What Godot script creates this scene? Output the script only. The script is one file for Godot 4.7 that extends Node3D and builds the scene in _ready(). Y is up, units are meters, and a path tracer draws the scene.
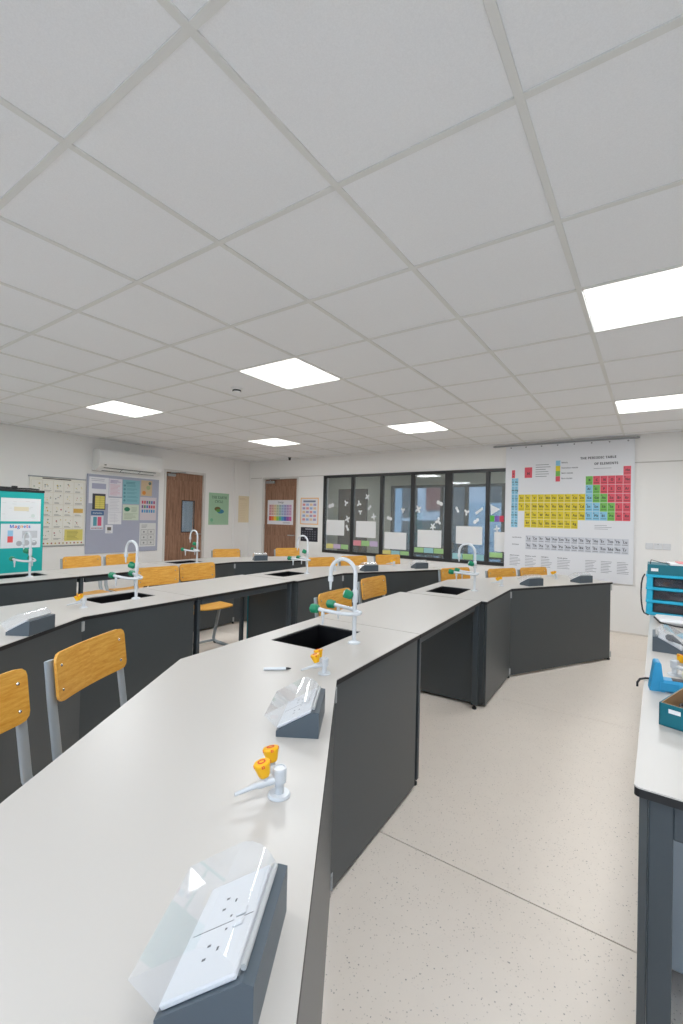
extends Node3D

# A school science laboratory: three rows of angled benches, a tiled ceiling with light panels,
# a glazed partition at the end and a wall of posters. Units are metres; -z runs towards the glazed end.

const T := 0.795            # height of the bench tops
const CEIL := 2.528
const XL := -7.08           # left wall
const XR := 2.30            # right wall
const ZB := -6.83           # end wall with the glazing
const ZR := 2.03            # wall with the daylight windows
const GX := -0.306          # ceiling grid
const GZ := -1.246

var M := {}
var taken := {}
var font_cache := {}
var rng := RandomNumberGenerator.new()

# ------------------------------------------------------------------ shape builder
class Shape:
	var st := SurfaceTool.new()
	var smooth := 0
	func _init():
		st.begin(Mesh.PRIMITIVE_TRIANGLES)
	func vert(p: Vector3, uv: Vector2) -> void:
		st.set_uv(uv)
		st.add_vertex(p)
	func tri(a: Vector3, b: Vector3, c: Vector3, out: Vector3, ua := Vector2.ZERO, ub := Vector2.ZERO, uc := Vector2.ZERO) -> void:
		if (b - a).cross(c - a).dot(out) > 0.0:
			vert(a, ua); vert(c, uc); vert(b, ub)
		else:
			vert(a, ua); vert(b, ub); vert(c, uc)
	func flat() -> void:
		st.set_smooth_group(-1)
	func round_() -> void:
		smooth += 1
		st.set_smooth_group(smooth)
	func quad(a: Vector3, b: Vector3, c: Vector3, d: Vector3, out: Vector3) -> void:
		tri(a, b, c, out, Vector2(0, 0), Vector2(1, 0), Vector2(1, 1))
		tri(a, c, d, out, Vector2(0, 0), Vector2(1, 1), Vector2(0, 1))
	# a box with chamfered edges (ch = 0 gives a plain one)
	func box(lo: Vector3, hi: Vector3, ch := 0.0, xf := Transform3D()) -> Shape:
		flat()
		var c := (lo + hi) * 0.5
		var h := (hi - lo).abs() * 0.5
		ch = minf(ch, minf(h.x, minf(h.y, h.z)) * 0.9)
		var cw := xf * c
		for ax in 3:
			var u := (ax + 1) % 3
			var v := (ax + 2) % 3
			for s in [-1.0, 1.0]:
				var q: Array[Vector3] = []
				for k in [[-1.0, -1.0], [1.0, -1.0], [1.0, 1.0], [-1.0, 1.0]]:
					var p := Vector3()
					p[ax] = s * h[ax]
					p[u] = k[0] * (h[u] - ch)
					p[v] = k[1] * (h[v] - ch)
					q.append(xf * (c + p))
				quad(q[0], q[1], q[2], q[3], (q[0] + q[2]) * 0.5 - cw)
		if ch > 0.0:
			for ax in 3:
				var u := (ax + 1) % 3
				var v := (ax + 2) % 3
				for su in [-1.0, 1.0]:
					for sv in [-1.0, 1.0]:
						var q: Array[Vector3] = []
						for k in [[-1.0, 0], [1.0, 0], [1.0, 1], [-1.0, 1]]:
							var p := Vector3()
							p[ax] = k[0] * (h[ax] - ch)
							p[u] = su * (h[u] - (ch if k[1] == 1 else 0.0))
							p[v] = sv * (h[v] - (0.0 if k[1] == 1 else ch))
							q.append(xf * (c + p))
						quad(q[0], q[1], q[2], q[3], (q[0] + q[2]) * 0.5 - cw)
			for sx in [-1.0, 1.0]:
				for sy in [-1.0, 1.0]:
					for sz in [-1.0, 1.0]:
						var s := Vector3(sx, sy, sz)
						var a := xf * (c + s * (h - Vector3(0, ch, ch)))
						var b := xf * (c + s * (h - Vector3(ch, 0, ch)))
						var d := xf * (c + s * (h - Vector3(ch, ch, 0)))
						tri(a, b, d, a - cw)
		return self
	# prism over a polygon given as points (x, z)
	func prism(poly: PackedVector2Array, y0: float, y1: float, sides := true, xf := Transform3D()) -> Shape:
		flat()
		var up := xf.basis * Vector3.UP
		var idx := Geometry2D.triangulate_polygon(poly)
		for i in range(0, idx.size(), 3):
			var a := poly[idx[i]]
			var b := poly[idx[i + 1]]
			var c := poly[idx[i + 2]]
			tri(xf * Vector3(a.x, y1, a.y), xf * Vector3(b.x, y1, b.y), xf * Vector3(c.x, y1, c.y), up)
			tri(xf * Vector3(a.x, y0, a.y), xf * Vector3(b.x, y0, b.y), xf * Vector3(c.x, y0, c.y), -up)
		if sides:
			var area := 0.0
			for i in poly.size():
				area += poly[i].cross(poly[(i + 1) % poly.size()])
			for i in poly.size():
				var a := poly[i]
				var b := poly[(i + 1) % poly.size()]
				var n := Vector2((b - a).y, -(b - a).x) * signf(area)
				quad(xf * Vector3(a.x, y0, a.y), xf * Vector3(b.x, y0, b.y), xf * Vector3(b.x, y1, b.y), xf * Vector3(a.x, y1, a.y), xf.basis * Vector3(n.x, 0, n.y))
		return self
	# tube through points; radii one per point; squash flattens it across `wide`
	func tube(pts: Array, radii: Array, n := 12, wide := Vector3.ZERO, squash := 1.0) -> Shape:
		var rings := []
		var side := Vector3.ZERO
		for i in pts.size():
			var d: Vector3
			if i == 0: d = pts[1] - pts[0]
			elif i == pts.size() - 1: d = pts[i] - pts[i - 1]
			else: d = (pts[i + 1] - pts[i]).normalized() + (pts[i] - pts[i - 1]).normalized()
			d = d.normalized()
			if side == Vector3.ZERO:
				side = wide if wide != Vector3.ZERO else (Vector3.UP if absf(d.y) < 0.9 else Vector3.RIGHT)
			side = (side - d * side.dot(d)).normalized()
			var other := d.cross(side)
			var r: float = radii[i] if i < radii.size() else radii[-1]
			var ring := []
			for k in n:
				var a := TAU * k / n
				ring.append(pts[i] + (side * cos(a) + other * sin(a) * squash) * r)
			rings.append(ring)
		round_()
		for i in pts.size() - 1:
			for k in n:
				var k2 := (k + 1) % n
				var m: Vector3 = (pts[i] + pts[i + 1]) * 0.5
				var q: Vector3 = (rings[i][k] + rings[i + 1][k2]) * 0.5
				quad(rings[i][k], rings[i][k2], rings[i + 1][k2], rings[i + 1][k], q - m)
		flat()
		for e in [0, pts.size() - 1]:
			var out: Vector3 = pts[e] - pts[1 if e == 0 else e - 1]
			for k in range(1, n - 1):
				tri(rings[e][0], rings[e][k], rings[e][k + 1], out)
		return self
	# profile of (radius, height) turned about the y axis of xf
	func lathe(prof: Array, n := 20, xf := Transform3D()) -> Shape:
		for i in prof.size() - 1:
			var p: Vector2 = prof[i]
			var q: Vector2 = prof[i + 1]
			round_()
			for k in n:
				var a := TAU * k / n
				var b := TAU * (k + 1) / n
				var nn := Vector2(q.y - p.y, -(q.x - p.x))
				var mid := (a + b) * 0.5
				var out := xf.basis * Vector3(nn.x * cos(mid), nn.y, nn.x * sin(mid))
				quad(xf * Vector3(p.x * cos(a), p.y, p.x * sin(a)), xf * Vector3(p.x * cos(b), p.y, p.x * sin(b)), xf * Vector3(q.x * cos(b), q.y, q.x * sin(b)), xf * Vector3(q.x * cos(a), q.y, q.x * sin(a)), out)
		return self
	func mesh() -> ArrayMesh:
		st.generate_normals()
		return st.commit()

func obj(called: String, sh, mat: Material, parent: Node = self) -> MeshInstance3D:
	var o := MeshInstance3D.new()
	o.name = numbered(called) if parent == self else called
	o.mesh = sh.mesh() if sh is Shape else sh
	o.material_override = mat
	parent.add_child(o, true)
	return o

func numbered(called: String) -> String:
	if not taken.has(called):
		taken[called] = 0
		return called
	taken[called] += 1
	return "%s_%03d" % [called, taken[called]]

func thing(called: String, label: String, category: String, at := Vector3.ZERO, turn := 0.0, group := "") -> Node3D:
	var o := Node3D.new()
	o.name = numbered(called)
	add_child(o)
	o.position = at
	o.rotation.y = turn
	return tag(o, label, category, group)

func tag(o: Node3D, label: String, category: String, group := "") -> Node3D:
	o.set_meta("label", label)
	o.set_meta("category", category)
	if group != "":
		o.set_meta("group", group)
	return o

func structure(o: Node3D, label := "") -> Node3D:
	o.set_meta("kind", "structure")
	if label != "":
		o.set_meta("label", label)
	return o

func copy_of(root: Node3D, at: Vector3, turn: float, label: String) -> Node3D:
	var r: Node3D = root.duplicate()
	var plain := String(root.name)
	r.name = numbered(plain)
	add_child(r)
	r.position = at
	r.rotation.y = turn
	r.set_meta("label", label)
	return r

# ------------------------------------------------------------------ materials
func mat(c: Color, rough := 0.6, metal := 0.0, tex: Texture2D = null) -> StandardMaterial3D:
	var m := StandardMaterial3D.new()
	m.albedo_color = c
	m.roughness = rough
	m.metallic = metal
	if tex:
		m.albedo_texture = tex
	return m

func glass(c: Color, alpha: float) -> StandardMaterial3D:
	var m := mat(Color(c.r, c.g, c.b, alpha), 0.03)
	m.transparency = BaseMaterial3D.TRANSPARENCY_ALPHA
	m.cull_mode = BaseMaterial3D.CULL_DISABLED
	return m

func rgb(r: int, g: int, b: int) -> Color:
	return Color(r / 255.0, g / 255.0, b / 255.0)

func wood_texture(dark: Color, light: Color, sx: float, sy: float, sd: int) -> ImageTexture:
	var n := FastNoiseLite.new()
	n.seed = sd
	n.frequency = 1.0
	n.fractal_octaves = 4
	var im := Image.create(256, 256, false, Image.FORMAT_RGB8)
	for y in 256:
		for x in 256:
			var v := n.get_noise_2d(x * sx, y * sy) * 0.6 + n.get_noise_2d(x * sx * 5.0 + 90.0, y * sy * 5.0) * 0.4
			im.set_pixel(x, y, dark.lerp(light, clampf(v * 0.9 + 0.5, 0.0, 1.0)))
	return ImageTexture.create_from_image(im)

func speckle_texture() -> ImageTexture:
	var im := Image.create(1024, 1024, false, Image.FORMAT_RGB8)
	var n := FastNoiseLite.new()
	n.seed = 5
	n.frequency = 0.012
	var base := rgb(246, 234, 221)
	for y in 1024:
		for x in 1024:
			im.set_pixel(x, y, base.lightened(0.02 * n.get_noise_2d(x, y)))
	var chips := [rgb(120, 106, 96), rgb(152, 138, 126), rgb(178, 164, 150), rgb(222, 216, 208), rgb(95, 84, 78), rgb(186, 172, 156)]
	for k in 11000:
		var c: Color = chips[rng.randi() % chips.size()]
		var x := rng.randi() % 1022
		var y := rng.randi() % 1022
		var w := 1 + (1 if rng.randf() < 0.35 else 0)
		im.fill_rect(Rect2i(x, y, w, 1 + (1 if rng.randf() < 0.35 else 0)), im.get_pixel(x, y).lerp(c, rng.randf_range(0.2, 0.75)))
	return ImageTexture.create_from_image(im)

func grain_texture(sd: int, base: Color, amount: float) -> ImageTexture:
	var im := Image.create(256, 256, false, Image.FORMAT_RGB8)
	var r := RandomNumberGenerator.new()
	r.seed = sd
	for y in 256:
		for x in 256:
			var v := r.randf_range(-amount, amount)
			im.set_pixel(x, y, Color(base.r + v, base.g + v, base.b + v))
	return ImageTexture.create_from_image(im)

func make_materials() -> void:
	M.wall = mat(rgb(244, 242, 239), 0.75)
	M.wall_trim = mat(rgb(206, 202, 197), 0.6)
	M.skirting = mat(rgb(226, 220, 212), 0.6)
	M.tile = mat(Color.WHITE, 0.9, 0.0, grain_texture(3, rgb(240, 241, 243), 0.012))
	M.tile.uv1_triplanar = true
	M.tile.uv1_world_triplanar = true
	M.tile.uv1_scale = Vector3.ONE * 1.7
	M.grid = mat(rgb(224, 224, 221), 0.55)
	M.floor = mat(Color.WHITE, 0.42, 0.0, speckle_texture())
	M.floor.uv1_triplanar = true
	M.floor.uv1_world_triplanar = true
	M.floor.uv1_scale = Vector3.ONE * 0.5
	M.underlay = mat(rgb(120, 110, 102), 0.8)
	M.top = mat(rgb(197, 192, 186), 0.33)
	M.core = mat(rgb(25, 25, 27), 0.5)
	M.panel = mat(rgb(69, 74, 76), 0.34)
	M.frame = mat(rgb(64, 72, 77), 0.4)
	M.teal_edge = mat(rgb(30, 120, 130), 0.5)
	M.clip = mat(rgb(176, 178, 178), 0.45)
	M.foot = mat(rgb(22, 22, 23), 0.5)
	M.sink = mat(rgb(26, 26, 28), 0.28)
	M.white = mat(rgb(216, 219, 222), 0.25)
	M.gas_white = mat(rgb(206, 209, 212), 0.3)
	M.green = mat(rgb(10, 132, 92), 0.35)
	M.green_cap = mat(rgb(208, 226, 218), 0.4)
	M.yellow = mat(rgb(250, 186, 8), 0.38)
	M.red = mat(rgb(222, 66, 40), 0.45)
	M.chrome = mat(rgb(205, 205, 205), 0.25, 1.0)
	M.box_grey = mat(rgb(80, 90, 98), 0.42)
	M.plate = mat(rgb(222, 223, 225), 0.3)
	M.slot = mat(rgb(60, 60, 62), 0.6)
	M.clear = glass(rgb(228, 232, 238), 0.16)
	M.steel = mat(rgb(166, 175, 181), 0.4, 0.1)
	M.ply = mat(Color.WHITE, 0.4, 0.0, wood_texture(rgb(216, 144, 46), rgb(246, 194, 96), 0.012, 0.10, 11))
	M.ply.uv1_triplanar = true
	M.ply.uv1_scale = Vector3(2.2, 2.2, 2.2)
	M.ply_edge = mat(rgb(196, 138, 70), 0.55)
	M.door = mat(Color.WHITE, 0.5, 0.0, wood_texture(rgb(112, 78, 58), rgb(182, 142, 116), 0.11, 0.006, 21))
	M.door.uv1_triplanar = true
	M.door.uv1_scale = Vector3(1.6, 1.0, 1.6)
	M.door_frame = mat(rgb(222, 219, 214), 0.5)
	M.aluminium = mat(rgb(170, 172, 174), 0.35, 0.8)
	M.black_frame = mat(rgb(46, 46, 46), 0.45)
	M.pane = glass(rgb(205, 214, 210), 0.10)
	M.tinted_pane = glass(rgb(80, 102, 118), 0.48)
	M.plastic_white = mat(rgb(238, 238, 236), 0.3)
	M.dark = mat(rgb(34, 34, 36), 0.5)
	M.pinboard = mat(Color.WHITE, 0.95, 0.0, grain_texture(9, rgb(176, 179, 196), 0.035))
	M.pinboard.uv1_triplanar = true
	M.pinboard.uv1_scale = Vector3.ONE * 2.0
	M.teal = mat(rgb(10, 172, 168), 0.55)
	M.teal_dark = mat(rgb(0, 104, 118), 0.5)
	M.cyan = mat(rgb(28, 172, 206), 0.35)
	M.blue = mat(rgb(48, 152, 200), 0.4)
	M.smoke = glass(rgb(78, 74, 78), 0.72)
	M.card = mat(rgb(176, 136, 96), 0.85)
	M.paper = mat(rgb(236, 236, 236), 0.8)
	M.paper.backlight_enabled = true
	M.paper.backlight = Color(0.25, 0.25, 0.25)
	M.corridor = mat(rgb(206, 208, 194), 0.8)
	M.corridor_floor = mat(rgb(120, 118, 112), 0.5)
	M.brown = mat(rgb(84, 64, 54), 0.5)
	M.facade = mat(rgb(198, 214, 226), 0.8)
	M.facade_blue = mat(rgb(150, 186, 208), 0.7)
	M.brick_red = mat(rgb(136, 82, 76), 0.85)
	M.dark_glass = mat(rgb(40, 62, 74), 0.1)
	M.ground = mat(rgb(150, 150, 146), 0.9)
	M.lamp = mat(Color.WHITE, 0.5)
	M.lamp.emission_enabled = true
	M.lamp.emission = Color(1.0, 0.99, 0.97)
	M.lamp.emission_energy_multiplier = LAMP_GLOW

# ------------------------------------------------------------------ lettering and print
func txt(im: Image, s: String, x: float, y: float, size: int, col: Color, bold := false, face := "Droid Sans") -> float:
	var key := face + str(bold)
	if not font_cache.has(key):
		var f := SystemFont.new()
		f.font_names = PackedStringArray([face])
		f.font_weight = 700 if bold else 400
		font_cache[key] = f
	var fnt: SystemFont = font_cache[key]
	var ts = TextServerManager.get_primary_interface()
	var rid: RID = fnt.get_rids()[0]
	var sz := Vector2i(size, 0)
	var pen := x
	for i in s.length():
		var g: int = ts.font_get_glyph_index(rid, size, s.unicode_at(i), 0)
		ts.font_render_glyph(rid, sz, g)
		var ti: int = ts.font_get_glyph_texture_idx(rid, sz, g)
		if ti >= 0:
			var r: Rect2 = ts.font_get_glyph_uv_rect(rid, sz, g)
			var off: Vector2 = ts.font_get_glyph_offset(rid, sz, g)
			var key2 := "%s/%d/%d/%s" % [key, size, ti, s[i]]
			if not font_cache.has(key2):
				var page: Image = ts.font_get_texture_image(rid, sz, ti)
				font_cache[key2] = page.get_region(Rect2i(r))
			var gi: Image = font_cache[key2]
			for yy in gi.get_height():
				for xx in gi.get_width():
					var a := gi.get_pixel(xx, yy).a
					if a > 0.02:
						var px := int(pen + off.x) + xx
						var py := int(y + off.y) + yy
						if px >= 0 and py >= 0 and px < im.get_width() and py < im.get_height():
							im.set_pixel(px, py, im.get_pixel(px, py).lerp(col, a))
		pen += ts.font_get_glyph_advance(rid, size, g).x
	return pen

func rect(im: Image, x: float, y: float, w: float, h: float, c: Color) -> void:
	im.fill_rect(Rect2i(int(x), int(y), int(w), int(h)), c)

func lines(im: Image, x: float, y: float, w: float, n: int, step: float, c: Color, thick := 2) -> void:
	for k in n:
		rect(im, x, y + k * step, w * rng.randf_range(0.6, 1.0), thick, c)

func disc(im: Image, cx: float, cy: float, r: float, c: Color, squash := 1.0) -> void:
	for y in range(int(cy - r), int(cy + r) + 1):
		for x in range(int(cx - r), int(cx + r) + 1):
			if x >= 0 and y >= 0 and x < im.get_width() and y < im.get_height():
				if Vector2(x - cx, (y - cy) / squash).length() <= r:
					im.set_pixel(x, y, c)

func blank(w: int, h: int, c: Color) -> Image:
	var im := Image.create(w, h, false, Image.FORMAT_RGB8)
	im.fill(c)
	return im

func print_mat(im: Image, rough := 0.6) -> StandardMaterial3D:
	im.generate_mipmaps()
	return mat(Color.WHITE, rough, 0.0, ImageTexture.create_from_image(im))

# a thin printed sheet; the print covers the front. right = the direction the writing runs in, up = +y
func sheet_shape(w: float, h: float, thick: float, wave := 0.0) -> Shape:
	var s := Shape.new()
	var n := 16 if wave > 0.0 else 1
	var f := func(k: int) -> float: return wave * (sin(k * 1.1) + 0.6 * sin(k * 0.47 + 1.0)) if wave > 0.0 else 0.0
	if n > 1: s.round_()
	else: s.flat()
	for k in n:
		var x0 := -w * 0.5 + w * k / n
		var x1 := -w * 0.5 + w * (k + 1) / n
		var u0 := float(k) / n
		var u1 := float(k + 1) / n
		var a := Vector3(x0, 0, thick + f.call(k))
		var b := Vector3(x1, 0, thick + f.call(k + 1))
		var c := Vector3(x1, h, thick + f.call(k + 1))
		var d := Vector3(x0, h, thick + f.call(k))
		s.tri(a, b, c, Vector3.BACK, Vector2(u0, 1), Vector2(u1, 1), Vector2(u1, 0))
		s.tri(a, c, d, Vector3.BACK, Vector2(u0, 1), Vector2(u1, 0), Vector2(u0, 0))
	s.flat()
	var e := Vector2(0.004, 0.004)
	for k in n:
		var x0 := -w * 0.5 + w * k / n
		var x1 := -w * 0.5 + w * (k + 1) / n
		var z0: float = f.call(k)
		var z1: float = f.call(k + 1)
		s.tri(Vector3(x0, 0, z0), Vector3(x1, 0, z1), Vector3(x1, h, z1), Vector3.FORWARD, e, e, e)
		s.tri(Vector3(x0, 0, z0), Vector3(x1, h, z1), Vector3(x0, h, z0), Vector3.FORWARD, e, e, e)
		for yy in [0.0, h]:
			var out := Vector3.DOWN if yy == 0.0 else Vector3.UP
			s.tri(Vector3(x0, yy, z0), Vector3(x1, yy, z1), Vector3(x1, yy, z1 + thick), out, e, e, e)
			s.tri(Vector3(x0, yy, z0), Vector3(x1, yy, z1 + thick), Vector3(x0, yy, z0 + thick), out, e, e, e)
	for sx in [0, n]:
		var x: float = -w * 0.5 + w * sx / n
		var z: float = f.call(sx)
		var out := Vector3.LEFT if sx == 0 else Vector3.RIGHT
		s.tri(Vector3(x, 0, z), Vector3(x, h, z), Vector3(x, h, z + thick), out, e, e, e)
		s.tri(Vector3(x, 0, z), Vector3(x, h, z + thick), Vector3(x, 0, z + thick), out, e, e, e)
	return s

# side "back": x0..x1 on the end wall; side "left": z0 > z1 on the left wall
func sheet(called: String, label: String, category: String, side: String, a0: float, a1: float, y0: float, y1: float, m: Material, gap := 0.001, group := "", thick := 0.0015) -> MeshInstance3D:
	var o := obj(called, sheet_shape(absf(a1 - a0), y1 - y0, thick), m)
	var mid := (a0 + a1) * 0.5
	if side == "back":
		o.position = Vector3(mid, y0, ZB + gap)
	else:
		o.position = Vector3(XL + gap, y0, mid)
		o.rotation.y = PI / 2
	tag(o, label, category, group)
	return o

# ------------------------------------------------------------------ the room
func build_room() -> void:
	var fl := structure(obj("floor", Shape.new().box(Vector3(XL - 0.2, -0.12, ZB - 2.6), Vector3(XR + 0.2, -0.004, ZR + 0.2)), M.underlay), "beige speckled vinyl floor laid in wide sheets")
	var joints := [ZR + 0.03, 0.12, -1.79, -3.70, -5.61, ZB - 0.03]
	for k in 5:
		obj("vinyl_sheet", Shape.new().box(Vector3(XL - 0.02, -0.006, joints[k + 1] + 0.0025), Vector3(XR + 0.02, 0.0, joints[k] - 0.0025), 0.001), M.floor, fl)
	# ceiling: slab, bars, tiles
	var ce := structure(obj("ceiling", Shape.new().box(Vector3(XL - 0.2, CEIL + 0.08, ZB - 2.6), Vector3(XR + 0.2, CEIL + 0.2, ZR + 0.2)), M.wall), "suspended ceiling of square white tiles in a pale grid")
	var lamps := {}
	for i in [-1, 3, 7]:
		for j in [-2, 2, 6]:
			lamps[Vector2i(i, j)] = true
	var bar_y0 := CEIL - 0.004
	for i in range(-4, 12):
		var x := GX - 0.6 * i
		if x > XL + 0.02 and x < XR - 0.02:
			obj("grid_bar", Shape.new().box(Vector3(x - 0.012, bar_y0, ZB), Vector3(x + 0.012, CEIL + 0.03, ZR), 0.001), M.grid, ce)
	for j in range(-5, 10):
		var z := GZ - 0.6 * j
		if z > ZB + 0.02 and z < ZR - 0.02:
			obj("grid_bar", Shape.new().box(Vector3(XL, bar_y0 + 0.0004, z - 0.012), Vector3(XR, CEIL + 0.03, z + 0.012), 0.001), M.grid, ce)
	var whole := Shape.new().box(Vector3(-0.293, 0.0, -0.293), Vector3(0.293, 0.016, 0.293), 0.002).mesh()
	for i in range(-5, 12):
		for j in range(-6, 10):
			if lamps.has(Vector2i(i, j)): continue
			var x1 := minf(GX - 0.6 * i, XR)
			var x0 := maxf(GX - 0.6 * (i + 1), XL)
			var z1 := minf(GZ - 0.6 * j, ZR)
			var z0 := maxf(GZ - 0.6 * (j + 1), ZB)
			if x1 - x0 < 0.05 or z1 - z0 < 0.05: continue
			var t: MeshInstance3D
			if x1 - x0 > 0.59 and z1 - z0 > 0.59:
				t = obj("ceiling_tile", whole, M.tile, ce)
			else:
				var hx := (x1 - x0) * 0.5 - 0.007
				var hz := (z1 - z0) * 0.5 - 0.007
				t = obj("ceiling_tile", Shape.new().box(Vector3(-hx, 0.0, -hz), Vector3(hx, 0.016, hz), 0.002), M.tile, ce)
			t.position = Vector3((x0 + x1) * 0.5, CEIL + 0.001, (z0 + z1) * 0.5)
	# end wall with door and glazing openings
	var w := Shape.new()
	var zt := ZB - 0.15
	for b in [[XL - 0.2, -6.66, 0.0, CEIL], [-6.66, -5.73, 2.165, CEIL], [-5.73, -5.10, 0.0, CEIL], [-5.10, -1.40, 2.175, CEIL], [-5.10, -1.40, 0.0, 0.735], [-1.40, XR + 0.2, 0.0, CEIL]]:
		w.box(Vector3(b[0], b[2], zt), Vector3(b[1], b[3] + (0.08 if b[3] == CEIL else 0.0), ZB))
	structure(obj("wall_back", w, M.wall), "white end wall with the door and the glazed partition")
	# left wall, one door
	w = Shape.new()
	for b in [[ZR + 0.2, -4.815, 0.0, CEIL], [-4.815, -5.66, 2.155, CEIL], [-5.66, ZB, 0.0, CEIL]]:
		w.box(Vector3(XL - 0.15, b[2], b[1]), Vector3(XL, b[3] + (0.08 if b[3] == CEIL else 0.0), b[0]))
	structure(obj("wall_left", w, M.wall), "white wall with posters, a pinboard and a door")
	structure(obj("wall_pilaster", Shape.new().box(Vector3(XL, 0.0, ZB), Vector3(XL + 0.02, CEIL, -6.40), 0.004), M.wall))
	w = Shape.new()
	for b in [[ZB - 0.15, -0.4, 0.0, CEIL], [-0.4, 1.4, 0.0, 0.95], [-0.4, 1.4, 2.2, CEIL], [1.4, ZR + 0.15, 0.0, CEIL]]:
		w.box(Vector3(XR, b[2], b[0]), Vector3(XR + 0.15, b[3] + (0.08 if b[3] == CEIL else 0.0), b[1]))
	structure(obj("wall_right", w, M.wall))
	# wall with daylight windows
	w = Shape.new()
	for b in [[XL, -3.9, 0.0, CEIL], [-3.9, 1.9, 0.0, 0.95], [-3.9, 1.9, 2.2, CEIL], [-1.1, -0.9, 0.95, 2.2], [1.9, XR, 0.0, CEIL]]:
		w.box(Vector3(b[0], b[2], ZR), Vector3(b[1], b[3] + (0.08 if b[3] == CEIL else 0.0), ZR + 0.15))
	structure(obj("wall_rear", w, M.wall))
	var spans := [[-3.9, -1.1, 0], [-0.9, 1.9, 0], [-0.4, 1.4, 1]]
	for k in 3:
		var len: float = spans[k][1] - spans[k][0]
		var wn := Node3D.new()
		wn.name = "window_%d" % (k + 2)
		add_child(wn)
		wn.position = Vector3(spans[k][0], 0, ZR) if spans[k][2] == 0 else Vector3(XR, 0, spans[k][1])
		wn.rotation.y = 0.0 if spans[k][2] == 0 else PI / 2
		structure(wn)
		var fr := Shape.new()
		for b in [[0.0, len, 0.95, 1.0], [0.0, len, 2.15, 2.2], [0.0, 0.05, 1.0, 2.15], [len - 0.05, len, 1.0, 2.15], [len * 0.5 - 0.025, len * 0.5 + 0.025, 1.0, 2.15]]:
			fr.box(Vector3(b[0], b[2], 0.04), Vector3(b[1], b[3], 0.09))
		obj("window_frame", fr, M.black_frame, wn)
		obj("pane", Shape.new().box(Vector3(0.05, 1.0, 0.062), Vector3(len - 0.05, 2.15, 0.068)), M.pane, wn)
	# thin ledges along the end wall at door-head height
	var tr := Shape.new()
	for b in [[-7.02, -6.70], [-5.70, -5.11], [-1.38, XR]]:
		tr.box(Vector3(b[0], 2.170, ZB), Vector3(b[1], 2.184, ZB + 0.012), 0.002)
	structure(obj("trim_1", tr, M.wall_trim))
	for b in [["baseboard_back", Vector3(-5.70, 0, ZB), Vector3(XR, 0.02, ZB + 0.008)], ["baseboard_left", Vector3(XL, 0, -4.78), Vector3(XL + 0.012, 0.07, ZR)]]:
		structure(obj(b[0], Shape.new().box(b[1], b[2], 0.003), M.skirting))

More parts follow.
